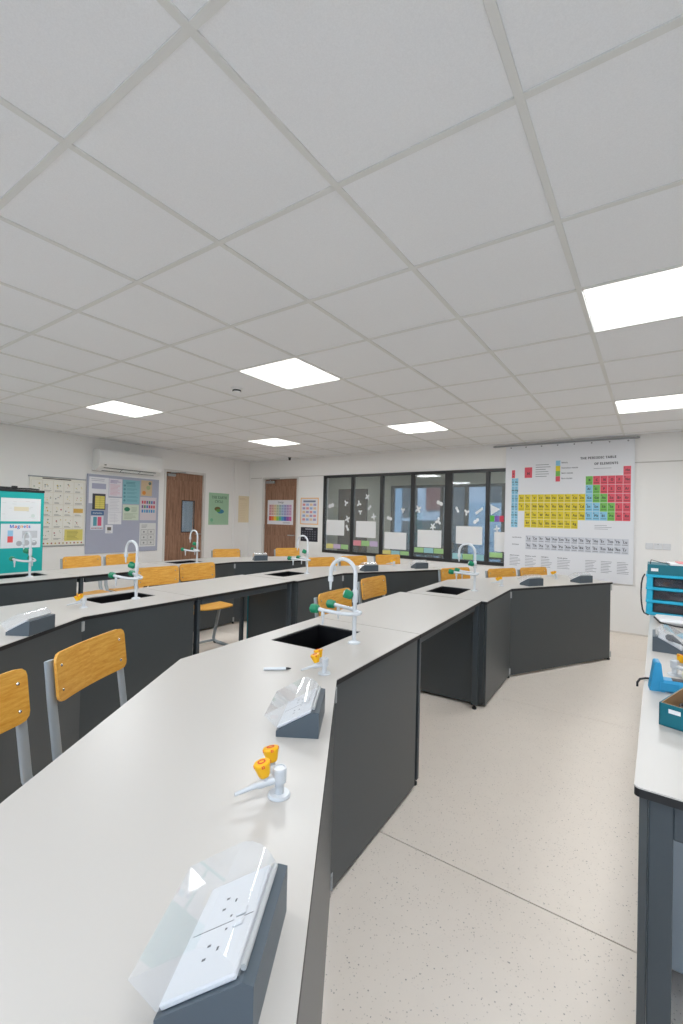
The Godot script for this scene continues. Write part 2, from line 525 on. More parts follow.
func build_doors() -> void:
	# door 1 in the left wall, with a narrow vision panel
	var d := Node3D.new()
	d.name = "door_1"
	add_child(d)
	structure(d, "walnut veneered door with a narrow glass panel in the poster wall")
	var leaf := Shape.new()
	var xa := XL - 0.075
	var xb := XL - 0.03
	for b in [[-4.835, -5.19, 0.01, 2.135], [-5.19, -5.465, 0.01, 1.06], [-5.19, -5.465, 1.635, 2.135], [-5.465, -5.64, 0.01, 2.135]]:
		leaf.box(Vector3(xa, b[2], b[1]), Vector3(xb, b[3], b[0]))
	obj("door_leaf", leaf, M.door, d)
	obj("pane", Shape.new().box(Vector3(xa + 0.02, 1.06, -5.465), Vector3(xa + 0.026, 1.635, -5.19)), M.pane, d)
	var bead := Shape.new()
	for b in [[-5.185, -5.20, 1.05, 1.645], [-5.455, -5.47, 1.05, 1.645], [-5.2, -5.455, 1.05, 1.066], [-5.2, -5.455, 1.629, 1.645]]:
		bead.box(Vector3(xb - 0.004, b[2], b[1]), Vector3(xb + 0.006, b[3], b[0]))
	obj("glazing_bead", bead, M.dark, d)
	var fr := Shape.new()
	for b in [[-4.79, -4.833, 0.0, 2.18], [-5.642, -5.685, 0.0, 2.18], [-4.833, -5.642, 2.137, 2.18]]:
		fr.box(Vector3(XL - 0.14, b[2], b[1]), Vector3(XL + 0.012, b[3], b[0]), 0.003)
	obj("door_frame", fr, M.door_frame, d)
	var cl := obj("door_closer", Shape.new().box(Vector3(xb, 2.06, -5.02), Vector3(xb + 0.05, 2.11, -4.86), 0.008), M.aluminium, d)
	obj("closer_arm", Shape.new().tube([Vector3(xb + 0.04, 2.12, -4.92), Vector3(xb + 0.16, 2.135, -5.06), Vector3(xb + 0.05, 2.15, -5.22)], [0.009], 8), M.aluminium, cl)
	obj("door_handle", Shape.new().tube([Vector3(xb, 1.02, -5.58), Vector3(xb + 0.05, 1.02, -5.58), Vector3(xb + 0.055, 1.02, -5.46)], [0.01], 10), M.aluminium, d)
	# door 2 in the end wall
	d = Node3D.new()
	d.name = "door_2"
	add_child(d)
	structure(d, "walnut veneered door with a colour chart in the end wall")
	obj("door_leaf", Shape.new().box(Vector3(-6.63, 0.01, ZB - 0.08), Vector3(-5.76, 2.14, ZB - 0.03), 0.002), M.door, d)
	fr = Shape.new()
	for b in [[-6.68, -6.632, 0.0, 2.185], [-5.758, -5.71, 0.0, 2.185], [-6.632, -5.758, 2.142, 2.185]]:
		fr.box(Vector3(b[0], b[2], ZB - 0.14), Vector3(b[1], b[3], ZB + 0.01), 0.003)
	obj("door_frame", fr, M.door_frame, d)
	for y in [0.25, 1.12, 1.95]:
		obj("hinge", Shape.new().tube([Vector3(-6.636, y, ZB - 0.022), Vector3(-6.636, y + 0.1, ZB - 0.022)], [0.008], 8), M.aluminium, d)
	cl = obj("door_closer", Shape.new().box(Vector3(-6.58, 2.06, ZB - 0.03), Vector3(-6.36, 2.11, ZB + 0.02), 0.008), M.aluminium, d)
	obj("closer_arm", Shape.new().tube([Vector3(-6.46, 2.12, ZB + 0.01), Vector3(-6.36, 2.135, ZB + 0.13), Vector3(-6.2, 2.15, ZB + 0.02)], [0.009], 8), M.aluminium, cl)
	obj("door_handle", Shape.new().tube([Vector3(-5.82, 1.02, ZB - 0.03), Vector3(-5.82, 1.02, ZB + 0.03), Vector3(-5.94, 1.02, ZB + 0.035)], [0.01], 10), M.aluminium, d)

func build_partition() -> void:
	# the glazed partition in the end wall
	var n := Node3D.new()
	n.name = "window_1"
	add_child(n)
	structure(n, "black framed interior glazing of six tall panes in the end wall")
	var y0 := 0.735
	var y1 := 2.175
	obj("head", Shape.new().box(Vector3(-5.10, y1 - 0.045, ZB - 0.06), Vector3(-1.40, y1, ZB + 0.012), 0.002), M.black_frame, n)
	obj("sill", Shape.new().box(Vector3(-5.10, y0, ZB - 0.06), Vector3(-1.40, y0 + 0.05, ZB + 0.012), 0.002), M.black_frame, n)
	var xs := [-5.078, -4.452, -3.851, -3.262, -2.645, -2.034, -1.424]
	var hw := [0.022, 0.027, 0.027, 0.033, 0.058, 0.027, 0.022]
	for k in 7:
		obj("mullion", Shape.new().box(Vector3(xs[k] - hw[k], y0 + 0.05, ZB - 0.06), Vector3(xs[k] + hw[k], y1 - 0.045, ZB + 0.012), 0.002), M.black_frame, n)
	for k in 6:
		obj("pane", Shape.new().box(Vector3(xs[k] + hw[k], y0 + 0.05, ZB - 0.012), Vector3(xs[k + 1] - hw[k + 1], y1 - 0.045, ZB - 0.006)), M.pane, n)
	# sheets, notes and cut-outs stuck on the panes
	var zs := ZB - 0.0055
	var sheets := [[-5.02, -4.615, 1.065, 1.345], [-4.362, -3.953, 1.05, 1.34], [-3.778, -3.366, 0.88, 1.165], [-3.164, -2.752, 0.945, 1.225], [-2.514, -2.104, 1.03, 1.305], [-1.925, -1.53, 0.945, 1.235]]
	var lab := ["white paper sheet on the end pane beside the door, above yellow, lilac and green notes", "white paper sheet on the pane above pink, green and lilac notes", "white paper sheet on the pane above yellow, blue and green notes", "white paper sheet on the pane above green, blue and green notes", "white paper sheet on the pane right of the thick mullion", "white paper sheet on the pane partly behind the periodic table hanging"]
	for k in 6:
		var b: Array = sheets[k]
		var o := obj("paper_sheet", Shape.new().box(Vector3(b[0], b[2], zs), Vector3(b[1], b[3], zs + 0.001)), M.paper)
		tag(o, lab[k], "paper", "sheets on the partition glass")
	var ye := rgb(226, 218, 138)
	var li := rgb(206, 186, 214)
	var gr := rgb(166, 206, 142)
	var pk := rgb(226, 148, 158)
	var bl := rgb(158, 204, 208)
	var notes := [[-5.016, -4.52, 0.82, 0.905, [ye, li, gr], "yellow,lilac,green", "beside the door"], [-4.417, -3.905, 0.90, 0.995, [pk, gr, li], "pink,green,lilac", "in the second pane from the door"], [-3.815, -3.31, 0.79, 0.855, [ye, bl, gr], "yellow,pale blue,green", "in the third pane from the door"], [-3.22, -2.71, 0.855, 0.935, [gr, bl, gr], "green,pale blue,green", "in the pane left of the thick mullion"], [-2.57, -2.07, 0.795, 0.88, [bl, gr, bl], "pale blue,green,pale blue", "in the pane right of the thick mullion"], [-1.995, -1.80, 0.855, 0.93, [gr], "green", "beside the periodic table hanging"], [-1.995, -1.79, 1.385, 1.475, [rgb(96, 190, 70), rgb(140, 96, 176), rgb(214, 70, 90)], "bright green,purple,red", "in a strip by the periodic table hanging"]]
	var mats := {}
	for b in notes:
		var cols: Array = b[4]
		var step: float = (b[1] - b[0]) / cols.size()
		for k in cols.size():
			if not mats.has(cols[k]):
				var m := mat(cols[k], 0.8)
				m.backlight_enabled = true
				m.backlight = Color(0.2, 0.2, 0.2)
				mats[cols[k]] = m
			var o := obj("paper_note", Shape.new().box(Vector3(b[0] + step * k + 0.004, b[2], zs), Vector3(b[0] + step * (k + 1) - 0.004, b[3], zs + 0.001)), mats[cols[k]])
			var cn: String = String(b[5]).split(",")[k]
			var extra := ""
			if cn == "green" and cols.size() == 3 and cols[0] == cols[2]: extra = ", away from it" if k == 0 else ", touching it"
			if cn == "pale blue" and cols.size() == 3 and cols[0] == cols[2]: extra = ", touching it" if k == 0 else ", away from it"
			if cols[0] != cols[cols.size() - 1] or k == 1: extra = ""
			tag(o, "%s paper note low %s%s" % [cn, b[6], extra] if b[2] < 1.2 else "%s paper note %s" % [cn, b[6]], "note", "coloured notes on the partition glass")
	var cuts := [Vector2(-4.92, 1.61), Vector2(-4.59, 1.66), Vector2(-4.55, 1.37), Vector2(-4.55, 1.21), Vector2(-4.31, 1.65), Vector2(-4.14, 1.77), Vector2(-4.09, 1.58), Vector2(-4.28, 1.5), Vector2(-4.0, 1.42), Vector2(-3.69, 1.4), Vector2(-3.44, 1.54), Vector2(-3.16, 1.56), Vector2(-2.79, 1.66), Vector2(-2.81, 1.37), Vector2(-2.9, 1.28), Vector2(-2.5, 1.56), Vector2(-2.35, 1.52), Vector2(-2.16, 1.54), Vector2(-2.2, 1.39), Vector2(-1.92, 1.57), Vector2(-1.89, 1.28)]
	for k in cuts.size():
		var pl := PackedVector2Array()
		var lobes := 2 + (k % 3) + (1 if k == 14 else 0)
		var turn := rng.randf() * TAU
		var big := rng.randf_range(0.8, 1.15) * (1.35 if k == 14 or k == 0 else 1.0)
		if k == 19:
			pl = PackedVector2Array([Vector2(-0.07, -0.07), Vector2(0.075, 0.0), Vector2(-0.06, 0.085)])
		elif k == 17:
			pl = PackedVector2Array([Vector2(-0.06, 0.02), Vector2(-0.045, 0.055), Vector2(0.06, -0.02), Vector2(0.05, -0.06)])
		else:
			for q in 20:
				var a := TAU * q / 20.0
				var r := big * (0.042 + 0.022 * cos(a * lobes + turn))
				pl.append(Vector2(cos(a) * r * 0.8, sin(a) * r))
		var o := obj("paper_cutout", Shape.new().prism(pl, 0.0, 0.001, true, Transform3D(Basis(Vector3.RIGHT, PI / 2), Vector3.ZERO)), M.paper)
		o.position = Vector3(cuts[k].x, cuts[k].y, zs)
		var pane := 0 if k < 4 else 1 if k < 9 else 2 if k < 11 else 3 if k < 15 else 4 if k < 19 else 5
		var l: String = "small white paper cut-out on the glass pane " + ["beside the door posters", "with the pink note", "second left of the thick mullion", "just left of the thick mullion", "just right of the thick mullion", "beside the periodic table"][pane]
		if k == 19: l = "white paper triangle stuck on the glass above the bright green note"
		if k == 14: l = "largest white paper cut-out on the glass, above the sheet left of the thick mullion"
		tag(o, l, "paper cut-out", "paper cut-outs on the partition glass")

func build_outside() -> void:
	# corridor behind the partition
	var z0 := ZB - 0.15
	var z1 := -9.3
	var w := Shape.new()
	for b in [[-8.6, -5.0, -0.1, 2.7], [-5.0, -0.4, 2.16, 2.7], [-5.0, -0.4, -0.1, 0.0], [-0.4, 2.6, -0.1, 2.7]]:
		w.box(Vector3(b[0], b[2], z1 - 0.15), Vector3(b[1], b[3], z1))
	w.box(Vector3(-8.6, -0.1, z1), Vector3(-8.45, 2.7, z0))
	w.box(Vector3(2.45, -0.1, z1), Vector3(2.6, 2.7, z0))
	structure(obj("wall_corridor", w, M.corridor), "grey corridor wall seen through the glazed partition")
	structure(obj("floor_corridor", Shape.new().box(Vector3(-8.6, 0.0, z1), Vector3(2.6, 0.002, z0)), M.corridor_floor))
	structure(obj("ceiling_corridor", Shape.new().box(Vector3(-8.6, 2.58, z1 - 0.15), Vector3(2.6, 2.7, z0)), M.corridor))
	structure(obj("wall_corridor_end", Shape.new().box(Vector3(-8.6, 0.0, z0), Vector3(XL - 0.2, 2.58, z0 + 0.1)), M.corridor))
	# lobby behind the door in the poster wall
	w = Shape.new()
	w.box(Vector3(-8.75, -0.1, z0 + 0.1), Vector3(-8.6, 2.7, -3.6))
	w.box(Vector3(-8.6, 2.58, z0 + 0.1), Vector3(XL - 0.15, 2.7, -3.6))
	w.box(Vector3(-8.6, -0.1, -4.2), Vector3(-8.0, 2.58, -4.1))
	structure(obj("wall_lobby", w, M.facade))
	var d := Node3D.new()
	d.name = "door_3"
	add_child(d)
	structure(d, "dark brown door in the corridor beyond the glass")
	obj("door_leaf", Shape.new().box(Vector3(-6.45, 0.01, z1), Vector3(-5.62, 2.10, z1 + 0.04), 0.003), M.brown, d)
	obj("door_handle", Shape.new().tube([Vector3(-5.70, 1.05, z1 + 0.04), Vector3(-5.70, 1.05, z1 + 0.09), Vector3(-5.82, 1.05, z1 + 0.09)], [0.01], 8), M.aluminium, d)
	var wn := Node3D.new()
	wn.name = "window_5"
	add_child(wn)
	structure(wn, "dark framed outside glazing of the corridor")
	for x in [-4.97, -4.40, -3.76, -3.22, -2.46, -1.8, -1.1, -0.43]:
		obj("mullion", Shape.new().box(Vector3(x - 0.035, 0.0, z1 - 0.1), Vector3(x + 0.035, 2.16, z1 - 0.02)), M.black_frame, wn)
	for y in [[0.0, 0.08], [0.62, 0.68], [2.10, 2.16]]:
		obj("transom", Shape.new().box(Vector3(-5.0, y[0], z1 - 0.098), Vector3(-0.4, y[1], z1 - 0.022)), M.black_frame, wn)
	obj("pane", Shape.new().box(Vector3(-4.98, 0.08, z1 - 0.063), Vector3(-0.42, 2.10, z1 - 0.057)), M.tinted_pane, wn)
	for x in [-6.0, -2.2]:
		var cl := thing("corridor_light", "square light panel in the corridor ceiling", "light", Vector3(x, 2.578, -8.1), 0.0, "corridor light panels")
		obj("diffuser", Shape.new().box(Vector3(-0.29, -0.012, -0.29), Vector3(0.29, -0.002, 0.29)), M.lamp, cl)
		var al := AreaLight3D.new()
		al.name = numbered("corridor_panel_light")
		al.area_size = Vector2(0.56, 0.56)
		al.light_energy = 0.55
		al.light_color = Color(0.965, 0.985, 1.0)
		al.shadow_enabled = true
		al.area_range = 20.0
		add_child(al)
		al.position = Vector3(x, 2.562, -8.1)
		al.rotation.x = -PI / 2
	# ground outside and the building across the yard
	structure(obj("ground", Shape.new().box(Vector3(-40, -0.4, -40), Vector3(40, -0.13, 40)), M.ground), "paved yard outside")
	var b := thing("neighbouring_building", "pale blue building across the yard, seen through the corridor glazing", "building", Vector3(-5.0, -0.13, -17.0))
	obj("facade", Shape.new().box(Vector3(-9, 0, -4), Vector3(8, 7.5, 0)), M.facade, b)
	obj("brick_panel", Shape.new().box(Vector3(-2.49, 1.9, 0), Vector3(-1.89, 7.0, 0.08)), M.brick_red, b)
	obj("blue_panel", Shape.new().box(Vector3(-4.15, 0.0, 0), Vector3(-3.58, 7.0, 0.06)), M.facade_blue, b)
	obj("blue_panel", Shape.new().box(Vector3(-0.8, 0.0, 0), Vector3(0.6, 2.2, 0.06)), M.facade_blue, b)
	for x in [[-3.54, -3.02, 1.6, 2.9], [-3.54, -3.02, 0.2, 1.45], [-1.88, -1.80, 0.3, 7.0], [-1.46, -0.84, 0.3, 3.2], [-2.95, -1.92, 0.1, 1.5], [0.05, 0.5, 0.3, 3.0]]:
		obj("window", Shape.new().box(Vector3(x[0], x[2], -0.02), Vector3(x[1], x[3], 0.05)), M.dark_glass, b)
	var s := thing("yard_shrub", "green shrub in the yard outside the corridor glazing", "shrub", Vector3(-6.3, -0.13, -14.6))
	var leaf_m := mat(rgb(52, 84, 58), 0.7)
	var f := Shape.new()
	for k in 260:
		var dir := Vector3(rng.randfn(), rng.randfn() * 0.8, rng.randfn()).normalized() * rng.randf_range(0.35, 0.6)
		var p := Vector3(0, 0.85, 0) + dir * Vector3(1.2, 1.1, 1.0)
		var n1 := Vector3(rng.randfn(), rng.randfn(), rng.randfn()).normalized() * 0.09
		var n2 := n1.cross(Vector3(rng.randfn(), rng.randfn(), rng.randfn()).normalized()).normalized() * 0.05
		f.flat()
		f.quad(p - n1, p + n2, p + n1, p - n2, dir)
	obj("foliage", f, leaf_m, s)
	obj("stem", Shape.new().tube([Vector3(0, 0, 0), Vector3(0.02, 0.9, 0.0)], [0.04, 0.02], 8), M.brown, s)

# ------------------------------------------------------------------ ceiling fittings
func build_ceiling_fittings() -> void:
	var proto: Node3D = null
	var row := {-2: "by the daylight windows", 2: "over the middle of the room", 6: "towards the glazed partition"}
	var col := {-1: "beside the white counter", 3: "above the middle row", 7: "on the poster wall side"}
	for i in [-1, 3, 7]:
		for j in [-2, 2, 6]:
			var at := Vector3(GX - 0.6 * i - 0.3, CEIL, GZ - 0.6 * j - 0.3)
			var label := "square lit ceiling panel %s, %s" % [col[i], row[j]]
			if proto == null:
				proto = thing("ceiling_light", label, "light", at, 0.0, "square ceiling light panels")
				var fr := Shape.new()
				for b in [[-0.296, 0.296, 0.282, 0.296], [-0.296, 0.296, -0.296, -0.282], [-0.296, -0.282, -0.282, 0.282], [0.282, 0.296, -0.282, 0.282]]:
					fr.box(Vector3(b[0], 0.0, b[2]), Vector3(b[1], 0.03, b[3]))
				obj("frame", fr, M.plastic_white, proto)
				obj("diffuser", Shape.new().box(Vector3(-0.283, 0.003, -0.283), Vector3(0.283, 0.012, 0.283)), M.lamp, proto)
			else:
				proto.set_meta("group", "square ceiling light panels")
				copy_of(proto, at, 0.0, label)
			var al := AreaLight3D.new()
			al.name = numbered("panel_light")
			al.area_size = Vector2(0.56, 0.56)
			al.light_energy = LAMP_ENERGY
			al.light_color = Color(0.965, 0.985, 1.0)
			al.shadow_enabled = true
			al.area_range = 30.0
			add_child(al)
			al.position = at + Vector3(0, 0.0015, 0)
			al.rotation.x = -PI / 2
	var sd := thing("smoke_detector", "small round white smoke detector on the ceiling by a light panel", "smoke detector", Vector3(-3.08, CEIL + 0.001, -2.79))
	obj("base", Shape.new().lathe([Vector2(0.0, -0.014), Vector2(0.05, -0.014), Vector2(0.052, 0.0)], 24), M.plastic_white, sd)
	obj("sensor_head", Shape.new().lathe([Vector2(0.0, -0.046), Vector2(0.026, -0.045), Vector2(0.034, -0.036), Vector2(0.036, -0.014)], 24), M.plastic_white, sd)
	obj("grille", Shape.new().lathe([Vector2(0.0365, -0.032), Vector2(0.0385, -0.03), Vector2(0.0385, -0.02), Vector2(0.0365, -0.018)], 24), M.dark, sd)
	var sp := thing("ceiling_sensor", "tiny black ceiling sensor above the colour chart door", "sensor", Vector3(-5.78, CEIL + 0.001, -6.62))
	obj("base", Shape.new().lathe([Vector2(0.0, -0.012), Vector2(0.03, -0.012), Vector2(0.032, 0.0)], 16), M.dark, sp)
	obj("head", Shape.new().lathe([Vector2(0.0, -0.055), Vector2(0.016, -0.05), Vector2(0.024, -0.035), Vector2(0.02, -0.012)], 16), M.dark, sp)
	# air conditioner
	var ac := thing("air_conditioner", "long white wall air conditioner above the lavender pinboard", "air conditioner", Vector3(XL, 2.03, -4.075))
	var prof := PackedVector2Array([Vector2(0.0, 0.0), Vector2(0.10, 0.0), Vector2(0.185, 0.055), Vector2(0.212, 0.10), Vector2(0.222, 0.20), Vector2(0.21, 0.29), Vector2(0.18, 0.32), Vector2(0.0, 0.32)])
	# profile (x, y) swept along z
	var turned := Transform3D(Basis(Vector3(1, 0, 0), Vector3(0, 0, -1), Vector3(0, 1, 0)), Vector3.ZERO)
	obj("body", Shape.new().prism(prof, -0.53, 0.53, true, turned), M.plastic_white, ac)
	obj("outlet", Shape.new().box(Vector3(0.09, -0.001, -0.44), Vector3(0.175, 0.0, 0.44), 0.0, Transform3D(Basis(Vector3.BACK, deg_to_rad(33)), Vector3(0.028, -0.052, 0))), M.dark, ac)
	for k in 3:
		obj("louvre", Shape.new().box(Vector3(-0.035, -0.002, -0.15), Vector3(0.035, 0.002, 0.15), 0.001, Transform3D(Basis(Vector3.BACK, deg_to_rad(25)), Vector3(0.152, 0.018, -0.31 + 0.31 * k))), M.plastic_white, ac)
	obj("badge", Shape.new().box(Vector3(0.21, 0.075, 0.42), Vector3(0.214, 0.088, 0.45)), M.slot, ac)

# ------------------------------------------------------------------ benches
func strip_core(s: Shape, poly: PackedVector2Array, y0: float, y1: float, outward := 1.0) -> void:
	var area := 0.0
	for i in poly.size():
		area += poly[i].cross(poly[(i + 1) % poly.size()])
	s.flat()
	for i in poly.size():
		var a := poly[i]
		var b := poly[(i + 1) % poly.size()]
		var n := Vector2((b - a).y, -(b - a).x) * signf(area) * outward
		s.quad(Vector3(a.x, y0, a.y), Vector3(b.x, y0, b.y), Vector3(b.x, y1, b.y), Vector3(a.x, y1, a.y), Vector3(n.x, 0, n.y))

# a panel standing on edge between two plan points
func upright(a: Vector2, b: Vector2, y0: float, y1: float, thick: float, ch := 0.002) -> Shape:
	var d := b - a
	var xf := Transform3D(Basis(Vector3.UP, -atan2(d.y, d.x)), Vector3(a.x, 0, a.y))
	return Shape.new().box(Vector3(0, y0, -thick * 0.5), Vector3(d.length(), y1, thick * 0.5), ch, xf)

# bench with a sink end and an angled wing. Local: front edge x = 0, joint at z = 0, s = +1 runs towards +z
func bench(label: String, at: Vector3, turn: float, s: float, ang: float) -> void:
	var t := thing("lab_bench", label, "bench", at, turn, "angled lab benches")
	var D := 0.65
	var Ls := 0.81
	var Lw := 1.42
	var dv := Vector2(sin(ang), s * cos(ang))
	var nv := Vector2(-cos(ang), s * sin(ang))
	var c0 := Vector2(0, s * 0.002)
	var c1 := Vector2(0, s * Ls)
	var c2 := c1 + dv * Lw
	var c3 := c2 + nv * D
	var c4 := Vector2(-D, s * (Ls + D * tan(ang * 0.5)))
	var c5 := Vector2(-D, s * 0.002)
	var outline := PackedVector2Array([c0, c1, c2, c3, c4, c5])
	var hx0 := -0.545
	var hx1 := -0.275
	var hz0 := 0.14
	var hz1 := 0.545
	var parts := []
	for r in [[-D, hx0, 0.002, Ls], [hx1, 0.0, 0.002, Ls], [hx0, hx1, 0.002, hz0], [hx0, hx1, hz1, Ls]]:
		parts.append(PackedVector2Array([Vector2(r[0], s * r[2]), Vector2(r[1], s * r[2]), Vector2(r[1], s * r[3]), Vector2(r[0], s * r[3])]))
	parts.append(PackedVector2Array([c1, c2, c3, c4, Vector2(-D, s * Ls)]))
	var hole := PackedVector2Array([Vector2(hx0, s * hz0), Vector2(hx1, s * hz0), Vector2(hx1, s * hz1), Vector2(hx0, s * hz1)])
	var top := Shape.new()
	var core := Shape.new()
	for q in parts:
		top.prism(q, T - 0.0035, T, false)
		core.prism(q, T - 0.022, T - 0.0036, false)
	strip_core(top, outline, T - 0.0035, T)
	strip_core(top, hole, T - 0.0035, T, -1.0)
	strip_core(core, outline, T - 0.022, T - 0.0036)
	strip_core(core, hole, T - 0.022, T - 0.0036, -1.0)
	var wt := obj("worktop", top, M.top, t)
	obj("dark_core", core, M.core, wt)
	# front panels with clips and feet
	var inset := 0.014
	var pe := c2 + nv * inset - dv * 0.025
	var p1 := Vector2(-inset, s * 0.022)
	var p1e := Vector2(-inset, s * (Ls + inset * tan(ang * 0.5)))
	var p2 := p1e
	obj("front_panel", upright(p1, p1e, 0.022, T - 0.022, 0.018), M.panel, t)
	obj("front_panel", upright(p2, pe, 0.022, T - 0.022, 0.018), M.panel, t)
	for q in [[p1e - nv * 0.008, dv], [pe + dv * 0.004 - nv * 0.006, dv]]:
		for y in [[0.03, 0.085], [T - 0.085, T - 0.03]]:
			var a: Vector2 = q[0]
			var d: Vector2 = q[1]
			obj("clip", upright(a - d * 0.012, a + d * 0.012, y[0], y[1], 0.016), M.clip, t)
		var fo: Vector2 = q[0] + nv * 0.015
		obj("foot", Shape.new().lathe([Vector2(0.0, 0.0), Vector2(0.016, 0.0), Vector2(0.016, 0.012), Vector2(0.008, 0.014), Vector2(0.008, 0.03)], 12, Transform3D(Basis(), Vector3(fo.x, 0, fo.y))), M.foot, t)
	# cabinet sides, back and wing end
	var sp := obj("side_panel", upright(Vector2(-inset - 0.010, s * 0.024), Vector2(-D + 0.03, s * 0.024), 0.022, T - 0.022, 0.018), M.panel, t)
	obj("edge_strip", Shape.new().box(Vector3(-D + 0.022, 0.022, s * 0.024 - 0.0115), Vector3(-D + 0.036, T - 0.022, s * 0.024 + 0.0115)), M.teal_edge, sp)
	obj("side_panel", upright(Vector2(-inset - 0.012, s * (Ls - 0.03)), Vector2(-D + 0.03, s * (Ls - 0.03)), 0.022, T - 0.022, 0.018), M.panel, t)
	obj("back_panel", upright(Vector2(-D + 0.04, s * 0.036), Vector2(-D + 0.04, s * (Ls - 0.042)), 0.022, T - 0.06, 0.018), M.panel, t)
	var we0 := c2 + nv * (inset + 0.02) - dv * 0.04
	var we1 := we0 + nv * 0.26
	obj("end_panel", upright(we0, we1, 0.0, T - 0.022, 0.018), M.panel, t)
	# sink
	var sk := Shape.new()
	var bz0 := minf(s * hz0, s * hz1)
	var bz1 := maxf(s * hz0, s * hz1)
	var th := 0.006
	var yb := T - 0.26
	sk.box(Vector3(hx0 - th, yb - th, bz0 - th), Vector3(hx1 + th, yb, bz1 + th))
	sk.box(Vector3(hx0 - th, yb, bz0 - th), Vector3(hx0 + 0.001, T - 0.006, bz1 + th))
	sk.box(Vector3(hx1 - 0.001, yb, bz0 - th), Vector3(hx1 + th, T - 0.006, bz1 + th))
	sk.box(Vector3(hx0, yb, bz0 - th), Vector3(hx1, T - 0.006, bz0 + 0.001))
	sk.box(Vector3(hx0, yb, bz1 - 0.001), Vector3(hx1, T - 0.006, bz1 + th))
	var basin := obj("sink_basin", sk, M.sink, t)
	var rim := Shape.new()
	for b in [[hx0, hx1, bz0, bz0 + 0.009], [hx0, hx1, bz1 - 0.009, bz1], [hx0, hx0 + 0.009, bz0 + 0.009, bz1 - 0.009], [hx1 - 0.009, hx1, bz0 + 0.009, bz1 - 0.009]]:
		rim.box(Vector3(b[0] + 0.0015, T - 0.012, b[2] + 0.0015), Vector3(b[1] - 0.0015, T - 0.004, b[3] - 0.0015), 0.002)
	obj("sink_rim", rim, M.sink, basin)
	obj("drain", Shape.new().lathe([Vector2(0.0, 0.003), Vector2(0.03, 0.003), Vector2(0.034, 0.0)], 16, Transform3D(Basis(), Vector3((hx0 + hx1) * 0.5, yb, (bz0 + bz1) * 0.5))), M.chrome, basin)

func mid_table(label: String, at: Vector3, turn: float, length: float) -> void:
	# local: front edge x = 0, runs from z = 0 to z = -length
	var t := thing("lab_table", label, "table", at, turn, "plain tables between the sink benches")
	var D := 0.655
	var top := obj("tabletop", Shape.new().box(Vector3(-D, T - 0.0035, -length), Vector3(0, T, 0)), M.top, t)
	obj("dark_core", Shape.new().box(Vector3(-D, T - 0.022, -length), Vector3(0, T - 0.0036, 0)), M.core, top)
	for x in [-0.05, -D + 0.008]:
		for z in [-0.010, -length + 0.010 + 0.026]:
			var leg := obj("leg", Shape.new().box(Vector3(x, 0.03, z - 0.026), Vector3(x + 0.042, T - 0.022, z), 0.003), M.frame, t)
			obj("foot", Shape.new().lathe([Vector2(0.0, 0.0), Vector2(0.0165, 0.0), Vector2(0.0165, 0.012), Vector2(0.009, 0.015), Vector2(0.009, 0.032)], 12, Transform3D(Basis(), Vector3(x + 0.021, 0, z - 0.013))), M.foot, leg)
	for x in [-0.055, -D + 0.027]:
		obj("rail", Shape.new().box(Vector3(x, T - 0.068, -length + 0.06), Vector3(x + 0.028, T - 0.0225, -0.06), 0.002), M.frame, t)
	for z in [-0.05, -length + 0.02]:
		obj("rail", Shape.new().box(Vector3(-D + 0.065, T - 0.068, z), Vector3(-0.065, T - 0.0225, z + 0.028), 0.002), M.frame, t)

func build_benches() -> void:
	var who := ["counter-side row", "middle row", "poster-wall row"]
	var xs := [-0.985, -2.692, -4.352]
	var zn := [-2.188, -2.118, -2.10]
	var zf := [-3.388, -3.245, -3.225]
	for r in 3:
		bench("white-topped grey bench with sink and angled wing, %s, daylight end" % who[r], Vector3(xs[r], 0, zn[r] + 0.001), deg_to_rad([2.6, 2.4, 1.5][r]), 1.0, deg_to_rad(30))
		var tilt: float = deg_to_rad([2.6, 2.4, 1.5][r])
		mid_table("plain white-topped table on dark legs, %s, between two sink benches" % who[r], Vector3(xs[r], 0, zn[r] - 0.003), tilt, (zn[r] - zf[r] - 0.012) / cos(tilt))
		bench("white-topped grey bench with sink and angled wing, %s, glazed end" % who[r], Vector3(xs[r] - [0.012, 0.012, 0.03][r], 0, zf[r]), deg_to_rad([1.9, 2.4, 1.5][r]), -1.0, deg_to_rad(31.5))

# ------------------------------------------------------------------ taps, sockets, gas
func arc(c: Vector3, a: Vector3, b: Vector3, r: float, t0: float, t1: float, n: int) -> Array:
	var out := []
	for k in n + 1:
		var t := lerpf(t0, t1, float(k) / n)
		out.append(c + (a * cos(t) + b * sin(t)) * r)
	return out

func knob_shape(xf: Transform3D) -> Shape:
	# ribbed knob along +y of xf
	var s := Shape.new()
	var n := 24
	var prof := [Vector2(0.012, 0.0), Vector2(0.0195, 0.007), Vector2(0.0225, 0.036), Vector2(0.0195, 0.044), Vector2(0.0, 0.045)]
	for i in prof.size() - 1:
		s.round_()
		for k in n:
			var a := TAU * k / n
			var b := TAU * (k + 1) / n
			var ra := 1.0 + 0.05 * cos(a * 6.0)
			var rb := 1.0 + 0.05 * cos(b * 6.0)
			var p: Vector2 = prof[i]
			var q: Vector2 = prof[i + 1]
			s.quad(xf * Vector3(p.x * ra * cos(a), p.y, p.x * ra * sin(a)), xf * Vector3(p.x * rb * cos(b), p.y, p.x * rb * sin(b)), xf * Vector3(q.x * rb * cos(b), q.y, q.x * rb * sin(b)), xf * Vector3(q.x * ra * cos(a), q.y, q.x * ra * sin(a)), xf.basis * Vector3(cos(a), 0.4, sin(a)))
	return s

func aim(dir: Vector3, at: Vector3) -> Transform3D:
	# basis whose y axis is dir
	var y := dir.normalized()
	var x := (Vector3.UP if absf(y.y) < 0.9 else Vector3.RIGHT).cross(y).normalized()
	return Transform3D(Basis(x, y, x.cross(y)), at)

